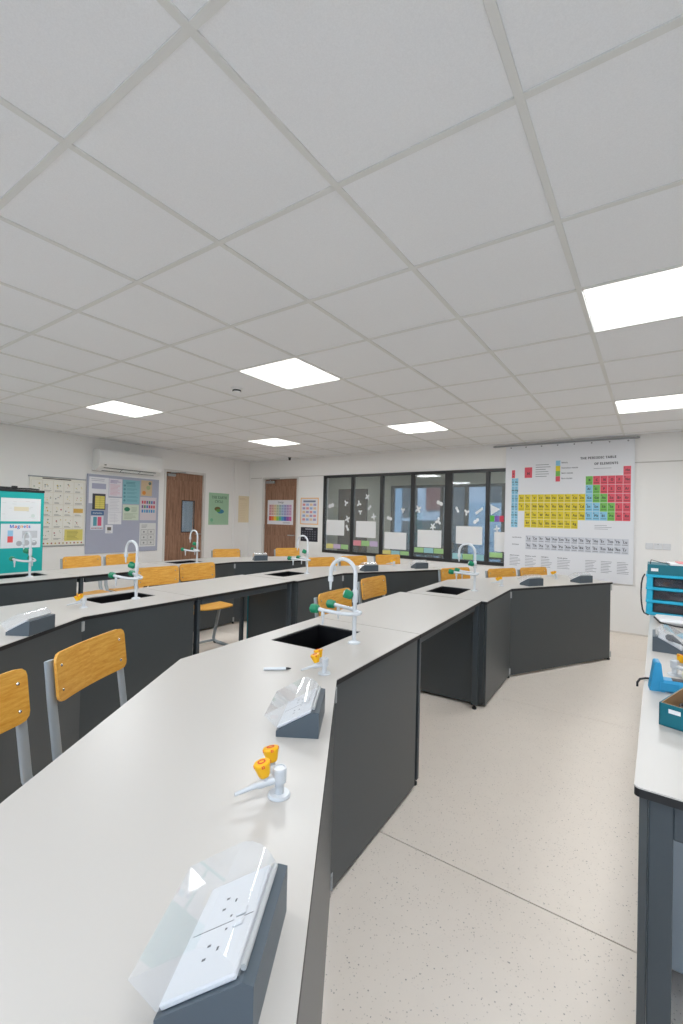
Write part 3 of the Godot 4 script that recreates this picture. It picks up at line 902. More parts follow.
func make_water_tap(label: String, at: Vector3, turn: float) -> Node3D:
	# local: the spout reaches towards -x
	var t := thing("water_tap", label, "tap", at, turn, "white laboratory water taps")
	var o := Vector3.ZERO
	obj("base", Shape.new().lathe([Vector2(0.0, 0.0), Vector2(0.03, 0.0), Vector2(0.03, 0.006), Vector2(0.016, 0.012), Vector2(0.0, 0.012)], 24), M.white, t)
	obj("column", Shape.new().tube([Vector3(0, 0.008, 0), Vector3(0, 0.19, 0), Vector3(0, 0.195, 0), Vector3(0, 0.25, 0), Vector3(0, 0.256, 0)], [0.0098, 0.0098, 0.0135, 0.0135, 0.0098], 16), M.white, t)
	var r := 0.07
	var path := [Vector3(0, 0.25, 0), Vector3(0, 0.30, 0)]
	path.append_array(arc(Vector3(-r, 0.325, 0), Vector3.RIGHT, Vector3.UP, r, 0.0, PI, 14))
	path.append(Vector3(-2 * r, 0.30, 0))
	var sp := obj("spout", Shape.new().tube(path, [0.0098], 14), M.white, t)
	obj("nozzle", Shape.new().lathe([Vector2(0.0, 0.005), Vector2(0.0135, 0.003), Vector2(0.0135, -0.02), Vector2(0.0075, -0.024), Vector2(0.0045, -0.062), Vector2(0.0, -0.062)], 14, Transform3D(Basis(), Vector3(-2 * r, 0.302, 0))), M.white, sp)
	for s in [-1.0, 1.0]:
		var pts := [Vector3(0.024, 0.142, 0.0), Vector3(0.018, 0.142, s * 0.022), Vector3(-0.012, 0.143, s * 0.045), Vector3(-0.06, 0.146, s * 0.062), Vector3(-0.125, 0.150, s * 0.07), Vector3(-0.16, 0.152, s * 0.072)]
		var arm := obj("side_outlet", Shape.new().tube(pts, [0.0085, 0.0092, 0.0092, 0.0092, 0.0092, 0.0105], 12), M.white, t)
		obj("nozzle", Shape.new().lathe([Vector2(0.009, 0.0), Vector2(0.009, -0.025), Vector2(0.006, -0.03), Vector2(0.004, -0.066), Vector2(0.0, -0.066)], 12, Transform3D(Basis(), Vector3(-0.135, 0.148, s * 0.0705))), M.white, arm)
		var kb := obj("knob", knob_shape(aim(Vector3(-1, 0.06, s * 0.05), Vector3(-0.156, 0.152, s * 0.072))), M.green, arm)
		kb.set_meta("label", "green knob")
	var kn := obj("knob", knob_shape(aim(Vector3(-0.75, 0.35, 0.45), Vector3(-0.008, 0.222, 0.008))), M.green, t)
	kn.set_meta("label", "green knob")
	obj("knob_cap", Shape.new().lathe([Vector2(0.0, 0.0485), Vector2(0.010, 0.048), Vector2(0.010, 0.044)], 14, aim(Vector3(-0.75, 0.35, 0.45), Vector3(-0.008, 0.222, 0.008))), M.green_cap, kn)
	obj("lug", Shape.new().tube([Vector3(0.0, 0.15, 0.0), Vector3(0.036, 0.15, 0.0)], [0.009, 0.006], 10), M.white, t)
	return t

func make_gas_tap(label: String, at: Vector3, turn: float) -> Node3D:
	var t := thing("gas_tap", label, "gas tap", at, turn, "gas taps with yellow knobs")
	obj("base", Shape.new().lathe([Vector2(0.0, 0.0), Vector2(0.024, 0.0), Vector2(0.0245, 0.002), Vector2(0.022, 0.006), Vector2(0.0, 0.006)], 24), M.gas_white, t)
	obj("column", Shape.new().lathe([Vector2(0.0095, 0.006), Vector2(0.0095, 0.027), Vector2(0.0148, 0.030), Vector2(0.0152, 0.056), Vector2(0.0142, 0.059), Vector2(0.0125, 0.0595), Vector2(0.0118, 0.057), Vector2(0.0, 0.057)], 24), M.gas_white, t)
	for s in [-1.0, 1.0]:
		var spread := 0.96 if s > 0.0 else 0.66
		var out := 0.031 if s > 0.0 else 0.047
		var d := Vector3(-cos(spread), 0, s * sin(spread))
		var y0 := Vector3(0, 0.036, 0)
		var arm := obj("nozzle", Shape.new().tube([y0 + d * 0.008, y0 + d * 0.045 - Vector3(0, 0.002, 0), y0 + d * 0.05 - Vector3(0, 0.002, 0), y0 + d * 0.07 - Vector3(0, 0.005, 0), y0 + d * 0.096 - Vector3(0, 0.009, 0)], [0.0085, 0.0085, 0.006, 0.0048, 0.0036], 12), M.gas_white, t)
		var kx := aim(Vector3(d.x * 0.12 - 0.16, 1.0, d.z * 0.12), y0 + d * out + Vector3(0, 0.004, 0))
		obj("stem", Shape.new().lathe([Vector2(0.0065, 0.0), Vector2(0.0065, 0.012)], 12, kx), M.gas_white, arm)
		var kb := obj("knob", Shape.new().lathe([Vector2(0.0, 0.008), Vector2(0.0105, 0.008), Vector2(0.0125, 0.012), Vector2(0.0185, 0.034), Vector2(0.0175, 0.038), Vector2(0.0, 0.039)], 8, kx), M.yellow, arm)
		kb.set_meta("label", "yellow knob with red marks")
		obj("red_mark", Shape.new().lathe([Vector2(0.0055, 0.0392), Vector2(0.0055, 0.0397), Vector2(0.0088, 0.0395), Vector2(0.0088, 0.0388)], 16, kx), M.red, kb)
		for q in 4:
			obj("red_mark", Shape.new().box(Vector3(0.0150, 0.031, -0.003), Vector3(0.0180, 0.0365, 0.003), 0.0, kx * Transform3D(Basis(Vector3.UP, TAU * (q + 0.5) / 4.0), Vector3.ZERO)), M.red, kb)
	return t

func make_socket_box(label: String, at: Vector3, turn: float) -> Node3D:
	# local: long side along z, high back towards +x, sloped face towards -x
	var t := thing("socket_box", label, "socket box", at, turn, "sloped bench socket boxes with clear hoods")
	var hx := 0.058
	var hz := 0.089
	var prof := PackedVector2Array([Vector2(-hx, 0.0), Vector2(hx, 0.0), Vector2(hx, 0.068), Vector2(hx - 0.014, 0.070), Vector2(-hx, 0.016)])
	var along := Transform3D(Basis(Vector3(1, 0, 0), Vector3(0, 0, -1), Vector3(0, 1, 0)), Vector3.ZERO)
	obj("housing", Shape.new().prism(prof, -hz, hz, true, along), M.box_grey, t)
	# frame on the sloped face: x up the slope, y out of it
	var lo := Vector3(-hx, 0.016, 0)
	var up := Vector3(hx - 0.014 + hx, 0.054, 0)
	var e := up.normalized()
	var f := Transform3D(Basis(e, Vector3(-e.y, e.x, 0), Vector3(0, 0, 1)), lo)
	var len := up.length()
	var pl := obj("socket_plate", Shape.new().box(Vector3(0.006, 0.0, -hz + 0.006), Vector3(len - 0.008, 0.008, hz - 0.006), 0.002, f), M.plate, t)
	for s in [-1.0, 1.0]:
		var cz: float = s * 0.036
		for b in [[0.066, 0.0, 0.003, 0.005], [0.050, -0.009, 0.005, 0.003], [0.050, 0.009, 0.005, 0.003], [0.068, -0.026 * s, 0.003, 0.003]]:
			obj("pin_slot", Shape.new().box(Vector3(b[0] - b[2] * 0.5, 0.0075, cz + b[1] - b[3] * 0.5), Vector3(b[0] + b[2] * 0.5, 0.0084, cz + b[1] + b[3] * 0.5), 0.0, f), M.slot, pl)
		obj("rocker_switch", Shape.new().box(Vector3(0.078, 0.008, cz - 0.028 * s - 0.006), Vector3(0.094, 0.0115, cz - 0.028 * s + 0.006), 0.0015, f), M.plate, pl)
	obj("seam", Shape.new().box(Vector3(0.014, 0.0078, -0.0005), Vector3(len - 0.01, 0.0083, 0.0005), 0.0, f), M.slot, pl)
	# clear hood: a profile drawn out along the box, with flat ends
	var prof2 := [Vector2(0.004, 0.004), Vector2(-0.012, 0.05), Vector2(len - 0.036, 0.052), Vector2(len - 0.022, 0.048), Vector2(len - 0.010, 0.038), Vector2(len - 0.003, 0.022), Vector2(len - 0.001, 0.006)]
	var hd := Shape.new()
	var ze := hz - 0.003
	for q in prof2.size() - 1:
		var a: Vector2 = prof2[q]
		var b: Vector2 = prof2[q + 1]
		if q < 2: hd.flat()
		elif q == 2: hd.round_()
		hd.quad(f * Vector3(a.x, a.y, -ze), f * Vector3(b.x, b.y, -ze), f * Vector3(b.x, b.y, ze), f * Vector3(a.x, a.y, ze), f.basis * Vector3(-(b - a).y, (b - a).x, 0))
	hd.flat()
	for z in [-ze, ze]:
		for q in range(1, prof2.size() - 1):
			var a: Vector2 = prof2[0]
			var b: Vector2 = prof2[q]
			var c: Vector2 = prof2[q + 1]
			hd.tri(f * Vector3(a.x, a.y, z), f * Vector3(b.x, b.y, z), f * Vector3(c.x, c.y, z), Vector3(0, 0, z))
	var hood := obj("clear_hood", hd, M.clear, t)
	hood.set_meta("label", "clear plastic hood")
	obj("hinge", Shape.new().tube([f * Vector3(len + 0.001, 0.006, -hz + 0.012), f * Vector3(len + 0.001, 0.006, hz - 0.012)], [0.004], 8), M.clip, t)
	return t

func build_fittings() -> void:
	var a := "white swan-neck tap with green knobs, "
	var ends := ["daylight-end sink", "glazed-end sink"]
	var rows := ["counter-side row", "middle row", "poster-wall row"]
	var wt := make_water_tap(a + rows[0] + ", " + ends[0], Vector3(-1.163, T, -1.828), deg_to_rad(3))
	copy_of(wt, Vector3(-1.236, T, -3.83), 0.0, a + rows[0] + ", " + ends[1])
	copy_of(wt, Vector3(-2.945, T, -1.80), 0.0, a + rows[1] + ", " + ends[0])
	copy_of(wt, Vector3(-2.985, T, -3.74), 0.0, a + rows[1] + ", " + ends[1])
	copy_of(wt, Vector3(-4.584, T, -1.778), 0.0, a + rows[2] + ", " + ends[0])
	copy_of(wt, Vector3(-4.63, T, -3.62), 0.0, a + rows[2] + ", " + ends[1])
	var g := "white gas tap with yellow knobs "
	var gt := make_gas_tap(g + "between two socket boxes on the counter-side bench", Vector3(-0.649, T, -0.736), deg_to_rad(8))
	copy_of(gt, Vector3(-1.022, T, -1.40), deg_to_rad(8), g + "beside the white pen, next to the sink")
	copy_of(gt, Vector3(-1.137, T, -4.299), deg_to_rad(-30), g + "next to the glazed-end sink, counter-side row")
	copy_of(gt, Vector3(-0.829, T, -5.257), deg_to_rad(-30), g + "between two socket boxes near the periodic table")
	copy_of(gt, Vector3(-2.905, T, -1.43), deg_to_rad(30), g + "in the middle row, by the daylight-end sink")
	copy_of(gt, Vector3(-2.906, T, -4.139), deg_to_rad(-30), g + "in the middle row, by the glazed-end sink")
	copy_of(gt, Vector3(-2.686, T, -5.123), deg_to_rad(-30), g + "between socket boxes at the middle row's glazed end")
	copy_of(gt, Vector3(0.082, T, -2.25), deg_to_rad(180), g + "on the counter behind the blue tape dispenser")
	var b := "grey sloped socket box "
	var sb := make_socket_box(b + "with a large clear hood at the counter-side bench's daylight tip", Vector3(-0.455, T, -0.425), deg_to_rad(29))
	copy_of(sb, Vector3(-0.826, T, -1.028), deg_to_rad(31), b + "with clear hood between two gas taps beside the pen")
	copy_of(sb, Vector3(-0.93, T, -4.56), deg_to_rad(-32), b + "near the glazed-end sink of the counter-side row")
	copy_of(sb, Vector3(-0.58, T, -5.17), deg_to_rad(-32), b + "at the bench tip in front of the periodic table")
	copy_of(sb, Vector3(-2.515, T, -0.99), deg_to_rad(31), b + "on the middle row's daylight end wing")
	copy_of(sb, Vector3(-2.64, T, -4.43), deg_to_rad(-32), b + "in the middle row near its glazed-end sink")
	copy_of(sb, Vector3(-2.34, T, -5.13), deg_to_rad(-32), b + "at the middle row's wing tip below the glazing")
	copy_of(sb, Vector3(-4.32, T, -4.40), deg_to_rad(-32), b + "on the poster-wall row")
	var cs := copy_of(sb, Vector3(0.13, T, -2.66), deg_to_rad(-90), b + "on the white counter in front of the blue drawers")
	cs.position = Vector3(0.068, T, -2.70)
	cs.rotation.y = PI
	# pen
	var pe := thing("pen", "thin white pen with a dark tip lying on the bench top by the sink", "pen", Vector3(-1.185, T, -1.32), deg_to_rad(42))
	obj("barrel", Shape.new().tube([Vector3(-0.055, 0.006, 0), Vector3(0.03, 0.006, 0)], [0.006], 10), M.white, pe)
	obj("tip", Shape.new().tube([Vector3(0.03, 0.006, 0), Vector3(0.042, 0.006, 0), Vector3(0.05, 0.006, 0)], [0.0055, 0.004, 0.0015], 10), M.dark, pe)

# ------------------------------------------------------------------ chairs
func plate(w: float, h: float, thick: float, bend: float, corner: float, n := 16) -> Shape:
	# rounded plate in the (y, z) plane facing +x, bottom edge at y = 0, bowed about the vertical
	var s := Shape.new()
	var cols := []
	for k in n + 1:
		var u := -cos(PI * k / n)          # denser at the ends
		var z := u * w * 0.5
		var inner := maxf(absf(z) - (w * 0.5 - corner), 0.0)
		var cut := corner - sqrt(maxf(corner * corner - inner * inner, 0.0))
		cols.append([z, cut, h - cut, -bend * (1.0 - u * u)])
	for side in 2:
		s.round_()
		for k in n:
			var a: Array = cols[k]
			var b: Array = cols[k + 1]
			var o := thick if side == 1 else 0.0
			s.quad(Vector3(a[3] + o, a[1], a[0]), Vector3(b[3] + o, b[1], b[0]), Vector3(b[3] + o, b[2], b[0]), Vector3(a[3] + o, a[2], a[0]), Vector3(1 if side == 1 else -1, 0, 0))
	s.flat()
	for k in n:
		var a: Array = cols[k]
		var b: Array = cols[k + 1]
		for e in [1, 2]:
			s.quad(Vector3(a[3], a[e], a[0]), Vector3(b[3], b[e], b[0]), Vector3(b[3] + thick, b[e], b[0]), Vector3(a[3] + thick, a[e], a[0]), Vector3(0, -1 if e == 1 else 1, signf(a[0] + b[0]) * 0.5))
	for k in [0, n]:
		var a: Array = cols[k]
		s.quad(Vector3(a[3], a[1], a[0]), Vector3(a[3] + thick, a[1], a[0]), Vector3(a[3] + thick, a[2], a[0]), Vector3(a[3], a[2], a[0]), Vector3(0, 0, signf(a[0])))
	return s

func make_chair(label: String, at: Vector3, turn: float) -> Node3D:
	# local: faces +x; the top of the backrest stands over the origin
	var t := thing("school_chair", label, "chair", at, turn, "plywood school chairs")
	var lean := Transform3D(Basis(Vector3.BACK, deg_to_rad(7)), Vector3(0.034, 0.692, 0))
	var br := obj("backrest", plate(0.42, 0.178, 0.011, 0.022, 0.03), M.ply, t)
	br.transform = lean
	for z in [-0.178, 0.178]:
		for y in [0.04, 0.13]:
			obj("screw", Shape.new().lathe([Vector2(0.0, 0.0042), Vector2(0.004, 0.0034), Vector2(0.0072, 0.0)], 10, aim(Vector3.RIGHT, Vector3(0.0035, y, z))), M.chrome, br)
	var st := obj("seat", plate(0.40, 0.37, 0.011, 0.012, 0.05), M.ply, t)
	st.transform = Transform3D(Basis(Vector3(0, 1, 0), Vector3(1, 0, 0), Vector3(0, 0, -1)), Vector3(0.055, 0.447, 0))
	for s in [-1.0, 1.0]:
		var z: float = s * 0.206
		var up := [Vector3(-0.006, 0.845, z), Vector3(0.011, 0.70, z), Vector3(0.04, 0.50, z), Vector3(0.085, 0.435, z), Vector3(0.15, 0.428, z * 0.95)]
		obj("upright", Shape.new().tube(up, [0.021, 0.021, 0.021, 0.02, 0.018], 14, Vector3.BACK, 0.5), M.steel, t)
		var leg := [Vector3(0.33, 0.428, z * 0.95), Vector3(0.20, 0.425, z * 0.95), Vector3(0.15, 0.36, z * 0.95), Vector3(0.06, 0.05, z * 0.95), Vector3(0.075, 0.02, z * 0.95), Vector3(0.12, 0.016, z * 0.95), Vector3(0.41, 0.016, z * 0.95)]
		var lg := obj("leg", Shape.new().tube(leg, [0.016], 12), M.steel, t)
		for x in [0.10, 0.39]:
			obj("foot", Shape.new().box(Vector3(x - 0.02, 0.0, z * 0.95 - 0.017), Vector3(x + 0.02, 0.018, z * 0.95 + 0.017), 0.004), M.foot, lg)
	obj("crossbar", Shape.new().tube([Vector3(0.08, 0.03, -0.186), Vector3(0.08, 0.03, 0.186)], [0.013], 10), M.steel, t)
	obj("crossbar", Shape.new().tube([Vector3(0.28, 0.428, -0.18), Vector3(0.28, 0.428, 0.18)], [0.011], 10), M.steel, t)
	return t

func build_chairs() -> void:
	var c := "orange plywood chair "
	var l1 := "counter-side row"
	var pr := make_chair(c + "at the daylight wing of the %s, nearer its sink" % l1, Vector3(-1.895, 0, -0.955), deg_to_rad(28))
	var list := [[-1.64, -0.47, 28, "at the daylight wing of the %s, farther from its sink" % l1], [-1.875, -2.65, 3, "at the plain table of the %s, nearer the daylight windows" % l1], [-2.055, -3.50, 0, "at the plain table of the %s, nearer the glazed partition" % l1], [-1.80, -4.86, -26, "at the glazed-end wing of the %s, next to its sink" % l1], [-1.385, -5.19, -28, "at the glazed-end wing of the %s, middle of its three" % l1], [-1.14, -5.61, -30, "of the %s in front of the periodic table" % l1], [-4.0, -2.66, -8, "at the plain table of the middle row, nearer the daylight windows"], [-4.02, -3.14, -6, "at the plain table of the middle row, nearer the glazed partition"], [-3.57, -4.75, -20, "at the glazed-end wing of the middle row, next to its sink"], [-3.40, -5.27, -26, "at the glazed-end wing of the middle row, middle of its three"], [-3.19, -5.86, -28, "at the glazed-end wing of the middle row, farthest along the wing"], [-5.55, -2.69, -4, "in front of the lavender pinboard, beside the grid poster"], [-5.53, -3.17, -2, "in front of the lavender pinboard, under its taller sheets"], [-5.42, -4.78, -26, "by the poster wall, in front of the green poster"], [-5.0, -5.72, -28, "by the poster wall, in front of the colour chart door"]]
	for k in list:
		copy_of(pr, Vector3(k[0], 0, k[1]), deg_to_rad(k[2]), c + k[3])

# ------------------------------------------------------------------ walls: posters and boards
func build_periodic_table() -> void:
	var im := blank(1024, 1196, rgb(232, 233, 237))
	var k := 646.0
	var ox := -1.77
	var oy := 2.48
	var R := rgb(226, 84, 100)
	var Y := rgb(226, 204, 36)
	var B := rgb(140, 200, 226)
	var G := rgb(120, 188, 84)
	var ink := rgb(40, 42, 52)
	var cell := func(x: float, y: float, w: float, h: float, c: Color, sym: String, num: int) -> void:
		var px := (x - ox) * k
		var py := (oy - y) * k
		rect(im, px, py, w * k - 2, h * k - 2, c)
		if num > 0: txt(im, str(num), px + 4, py + 17, 12, ink)
		txt(im, sym, px + (w * k - 15 * sym.length()) * 0.5, py + h * k * 0.56, 26 if w > 0.06 else 20, ink, true)
		rect(im, px + 6, py + h * k * 0.74, w * k - 14, 4, c.darkened(0.45))
	var ia := ["Li", "Na", "K", "Rb", "Cs", "Fr"]
	var na := [3, 11, 19, 37, 55, 87]
	var ib := ["Be", "Mg", "Ca", "Sr", "Ba", "Ra"]
	for r in 6:
		cell.call(-1.68, 2.017 - 0.118 * r, 0.047, 0.118, B, ia[r], na[r])
		cell.call(-1.633, 2.017 - 0.118 * r, 0.047, 0.118, B, ib[r], na[r] + 1)
	cell.call(-1.68, 2.135, 0.047, 0.118, R, "H", 1)
	var d := [["Sc", "Ti", "V", "Cr", "Mn", "Fe", "Co", "Ni", "Cu", "Zn"], ["Y", "Zr", "Nb", "Mo", "Tc", "Ru", "Rh", "Pd", "Ag", "Cd"], ["", "Hf", "Ta", "W", "Re", "Os", "Ir", "Pt", "Au", "Hg"], ["", "Rf", "Db", "Sg", "Bh", "Hs", "Mt", "Ds", "Rg", ""]]
	var d0 := [21, 39, 71, 103]
	for r in 4:
		for q in 10:
			if d[r][q] != "":
				cell.call(-1.583 + 0.0853 * q, 1.782 - 0.118 * r, 0.0853, 0.118, Y, d[r][q], d0[r] + q)
	var p := [["B", "C", "N", "O", "F", "Ne"], ["Al", "Si", "P", "S", "Cl", "Ar"], ["Ga", "Ge", "As", "Se", "Br", "Kr"], ["In", "Sn", "Sb", "Te", "I", "Xe"], ["Tl", "Pb", "Bi", "Po", "At", "Rn"]]
	var p0 := [5, 13, 31, 49, 81]
	var pc := ["GRRRRR", "BGRRRR", "BGGRRR", "BBGGRR", "BBBGRR"]
	var cm := {"G": G, "R": R, "B": B}
	for r in 5:
		for q in 6:
			cell.call(-0.731 + 0.0853 * q, 2.018 - 0.118 * r, 0.0853, 0.118, cm[pc[r][q]], p[r][q], p0[r] + q)
	cell.call(-0.731 + 0.0853 * 5, 2.136, 0.0853, 0.118, R, "He", 2)
	var la := [["La", "Ce", "Pr", "Nd", "Pm", "Sm", "Eu", "Gd", "Tb", "Dy", "Ho", "Er", "Tm", "Yb", "Lu"], ["Ac", "Th", "Pa", "U", "Np", "Pu", "Am", "Cm", "Bk", "Cf", "Es", "Fm", "Md", "No", "Lr"]]
	for r in 2:
		for q in 15:
			cell.call(-1.477 + 0.083 * q, 1.2 - 0.1 * r, 0.083, 0.1, rgb(208, 211, 219), la[r][q], 57 + 32 * r + q)
		txt(im, ["Lanthanides", "Actinides"][r], (-1.66 - ox) * k, (oy - 1.16 + 0.1 * r) * k, 15, ink)
	# key and legend
	rect(im, (-1.504 - ox) * k, (oy - 2.168) * k, 0.1 * k, 0.15 * k, R)
	txt(im, "H", (-1.474 - ox) * k, (oy - 2.06) * k, 34, ink, true)
	lines(im, (-1.36 - ox) * k, (oy - 2.2) * k, 130, 6, 21, rgb(110, 112, 120), 4)
	var lc := [B, Y, G, R]
	var ln := ["Metals", "Transition metals", "Semi metals", "Non-metals"]
	for q in 4:
		rect(im, (-1.099 - ox) * k, (oy - 2.245 + 0.072 * q) * k, 0.057 * k, 0.072 * k, lc[q])
		txt(im, ln[q], (-1.03 - ox) * k, (oy - 2.205 + 0.072 * q) * k, 17, ink)
	txt(im, "THE PERIODIC TABLE", (-0.80 - ox) * k, (oy - 2.245) * k, 27, ink, true)
	txt(im, "OF ELEMENTS", (-0.635 - ox) * k, (oy - 2.165) * k, 27, ink, true)
	lines(im, (-0.64 - ox) * k, (oy - 2.12) * k, 180, 1, 10, rgb(120, 120, 128), 3)
	lines(im, (-0.62 - ox) * k, (oy - 1.37) * k, 130, 3, 15, rgb(130, 132, 140), 3)
	for q in 4:
		txt(im, ["Alkali metals", "Alkaline earth", "Halogens", "Noble gases"][q], (-1.69 + 0.21 * q - ox) * k, (oy - 0.9) * k, 15, ink)
		lines(im, (-1.69 + 0.21 * q - ox) * k, (oy - 0.88) * k, 105, 6, 14, rgb(120, 122, 130), 3)
	for q in 3:
		lines(im, (-0.72 + 0.18 * q - ox) * k, (oy - 0.9) * k, 90, 8, 13, rgb(110, 112, 120), 3)
	var w := 1.585
	var t := thing("periodic_table_hanging", "large white periodic table of elements hanging on the end wall", "poster", Vector3(-0.978, 0.63, ZB + 0.022))
	obj("printed_sheet", sheet_shape(w, 1.85, 0.0015, 0.003), print_mat(im, 0.45), t)
	obj("hanging_rod", Shape.new().tube([Vector3(-0.975, 1.862, 0.0), Vector3(0.845, 1.862, 0.0)], [0.011], 12), M.aluminium, t)
	for x in [-0.95, 0.82]:
		obj("bracket", Shape.new().box(Vector3(x - 0.012, 1.852, -0.021), Vector3(x + 0.012, 1.878, -0.008), 0.002), M.aluminium, t)
	for q in 8:
		var x := -0.72 + 1.44 * q / 7.0
		obj("eyelet", Shape.new().lathe([Vector2(0.004, 0.0), Vector2(0.009, 0.001), Vector2(0.009, 0.0)], 10, aim(Vector3.BACK, Vector3(x, 1.83, 0.0072))), M.slot, t)

func build_left_wall() -> void:
	# grid poster with rods
	var im := blank(420, 560, rgb(240, 236, 224))
	var ink := rgb(70, 66, 62)
	lines(im, 90, 8, 240, 1, 1, ink, 8)
	var cols := [rgb(190, 160, 60), rgb(170, 70, 66), rgb(90, 104, 120), rgb(90, 90, 84), rgb(214, 196, 70), rgb(120, 140, 110)]
	for r in 5:
		for c in 5:
			var x := 14 + c * 79
			var y := 26 + r * 98
			rect(im, x, y, 77, 96, rgb(212, 204, 186))
			rect(im, x + 1, y + 1, 75, 94, rgb(242, 239, 230))
			for q in 5:
				var cc: Color = cols[rng.randi() % cols.size()]
				disc(im, x + rng.randf_range(15, 62), y + rng.randf_range(18, 70), rng.randf_range(2, 6), cc.lerp(Color.WHITE, 0.25), rng.randf_range(0.5, 1.6))
			lines(im, x + 10, y + 80, 56, 2, 7, ink, 2)
	rect(im, 265, 425, 145, 96, rgb(228, 214, 118))
	lines(im, 285, 440, 105, 7, 11, rgb(150, 136, 60), 3)
	rect(im, 330, 250, 76, 36, rgb(224, 182, 92))
	for q in 14:
		disc(im, 24 + q * 29, 538, 6, cols[q % 2])
	var t := thing("grid_poster", "cream wall chart of small pictures in a grid, hung between two rods", "poster", Vector3(XL + 0.012, 0.89, -3.075), PI / 2)
	obj("printed_sheet", sheet_shape(0.745, 0.98, 0.0015), print_mat(im), t)
	for y in [0.0, 0.98]:
		obj("rod", Shape.new().tube([Vector3(-0.39, y, 0.0), Vector3(0.38, y, 0.0)], [0.009], 10), M.aluminium, t)
	# pinboard
	var pb := thing("pinboard", "large lavender felt pinboard covered with sheets below the air conditioner", "pinboard", Vector3(XL + 0.003, 0.75, -4.075))
	obj("felt_panel", Shape.new().box(Vector3(0.0, 0.0, -0.605), Vector3(0.018, 1.22, 0.605), 0.003), M.pinboard, pb)
	var g := "sheets on the lavender pinboard"
	var W := rgb(236, 236, 240)
	im = blank(128, 166, W)
	rect(im, 18, 40, 92, 34, rgb(176, 178, 200))
	lines(im, 14, 12, 90, 2, 10, rgb(150, 150, 170))
	sheet("pinned_sheet", "white planning sheet with a lavender block at the top of the pinboard", "paper", "left", -3.497, -3.80, 1.523, 1.931, print_mat(im), 0.0215, g)
	im = blank(100, 126, rgb(62, 62, 72))
	rect(im, 20, 16, 74, 102, rgb(228, 214, 110))
	for q in 6: rect(im, 20, 16 + q * 17, 74, 2, rgb(176, 160, 70))
	rect(im, 56, 16, 2, 102, rgb(176, 160, 70))
	sheet("pinned_sheet", "dark-bordered yellow timetable on the pinboard", "timetable", "left", -3.554, -3.754, 1.428, 1.674, print_mat(im), 0.0235, g)
	im = blank(100, 34, rgb(62, 104, 150))
	for q in 9: rect(im, 12 + q * 8.5, 12 + (q % 3), 6, 11 - (q % 2) * 2, rgb(206, 214, 224))
	sheet("pinned_sheet", "small blue title strip under the yellow timetable", "label", "left", -3.542, -3.735, 1.345, 1.406, print_mat(im), 0.0215, g)
	im = blank(100, 108, rgb(226, 228, 236))
	rect(im, 20, 8, 28, 70, rgb(90, 160, 176))
	rect(im, 54, 8, 30, 70, rgb(218, 92, 124))
	for q in 9: disc(im, 10 + q * 10, 96, 4, [rgb(200, 70, 80), rgb(60, 60, 70)][q % 2])
	sheet("pinned_sheet", "sheet with a blue and a pink column on the pinboard", "paper", "left", -3.535, -3.732, 1.119, 1.331, print_mat(im), 0.0215, g)
	im = blank(64, 70, W)
	rect(im, 16, 18, 34, 28, rgb(110, 104, 96))
	lines(im, 14, 54, 38, 2, 7, rgb(130, 130, 130))
	sheet("pinned_sheet", "smallest white card with a dark square on the pinboard", "paper", "left", -3.765, -3.884, 1.059, 1.191, print_mat(im), 0.0215, g)
	im = blank(110, 142, rgb(232, 226, 234))
	lines(im, 10, 14, 90, 3, 9, rgb(120, 96, 160), 3)
	lines(im, 10, 48, 90, 9, 10, rgb(214, 140, 160), 2)
	sheet("pinned_sheet", "pale sheet with pink and purple writing on the pinboard", "paper", "left", -3.806, -4.018, 1.643, 1.927, print_mat(im), 0.0215, g)
	im = blank(110, 200, W)
	rect(im, 0, 108, 110, 2, rgb(190, 190, 200))
	rect(im, 54, 112, 1, 84, rgb(200, 200, 208))
	lines(im, 12, 14, 84, 8, 11, rgb(190, 190, 200), 2)
	lines(im, 12, 124, 84, 6, 11, rgb(196, 196, 206), 2)
	sheet("pinned_sheet", "tall plain white sheet in the middle of the pinboard", "paper", "left", -3.80, -4.022, 1.201, 1.624, print_mat(im), 0.0215, g)
	im = blank(128, 168, rgb(136, 188, 198))
	lines(im, 24, 14, 80, 2, 9, rgb(84, 140, 152), 4)
	for q in 5:
		disc(im, 14, 40 + q * 26, 8, rgb(96, 150, 160))
		lines(im, 32, 34 + q * 26, 86, 2, 8, rgb(100, 156, 168), 3)
	sheet("pinned_sheet", "teal poster at the top of the pinboard", "poster", "left", -4.03, -4.325, 1.535, 1.925, print_mat(im), 0.0215, g)
	im = blank(124, 110, rgb(208, 218, 200))
	disc(im, 32, 32, 22, rgb(46, 128, 96), 0.7)
	lines(im, 66, 20, 44, 4, 9, rgb(130, 150, 130), 2)
	rect(im, 12, 62, 100, 2, rgb(150, 176, 140))
	lines(im, 12, 70, 98, 4, 9, rgb(140, 160, 130), 2)
	sheet("pinned_sheet", "pale sheet with a green oval on the pinboard", "paper", "left", -4.04, -4.318, 1.268, 1.522, print_mat(im), 0.0215, g)
	im = blank(90, 118, rgb(206, 182, 148))
	disc(im, 24, 94, 15, rgb(220, 140, 60))
	disc(im, 70, 20, 12, rgb(96, 120, 110))
	disc(im, 58, 54, 16, rgb(168, 178, 130))
	sheet("pinned_sheet", "orange and tan picture in the top corner of the pinboard", "poster", "left", -4.347, -4.55, 1.68, 1.94, print_mat(im), 0.0215, g)
	im = blank(120, 156, rgb(214, 204, 208))
	var dots := [rgb(200, 74, 96), rgb(206, 84, 80), rgb(120, 90, 140), rgb(90, 140, 100), rgb(80, 120, 180), rgb(170, 70, 120)]
	for r in 3:
		for c in 6:
			rect(im, 12 + c * 17, 24 + r * 30, 12, 20, dots[(c + r * 2) % 6] if r < 2 else [rgb(70, 130, 190), rgb(90, 170, 200)][c % 2])
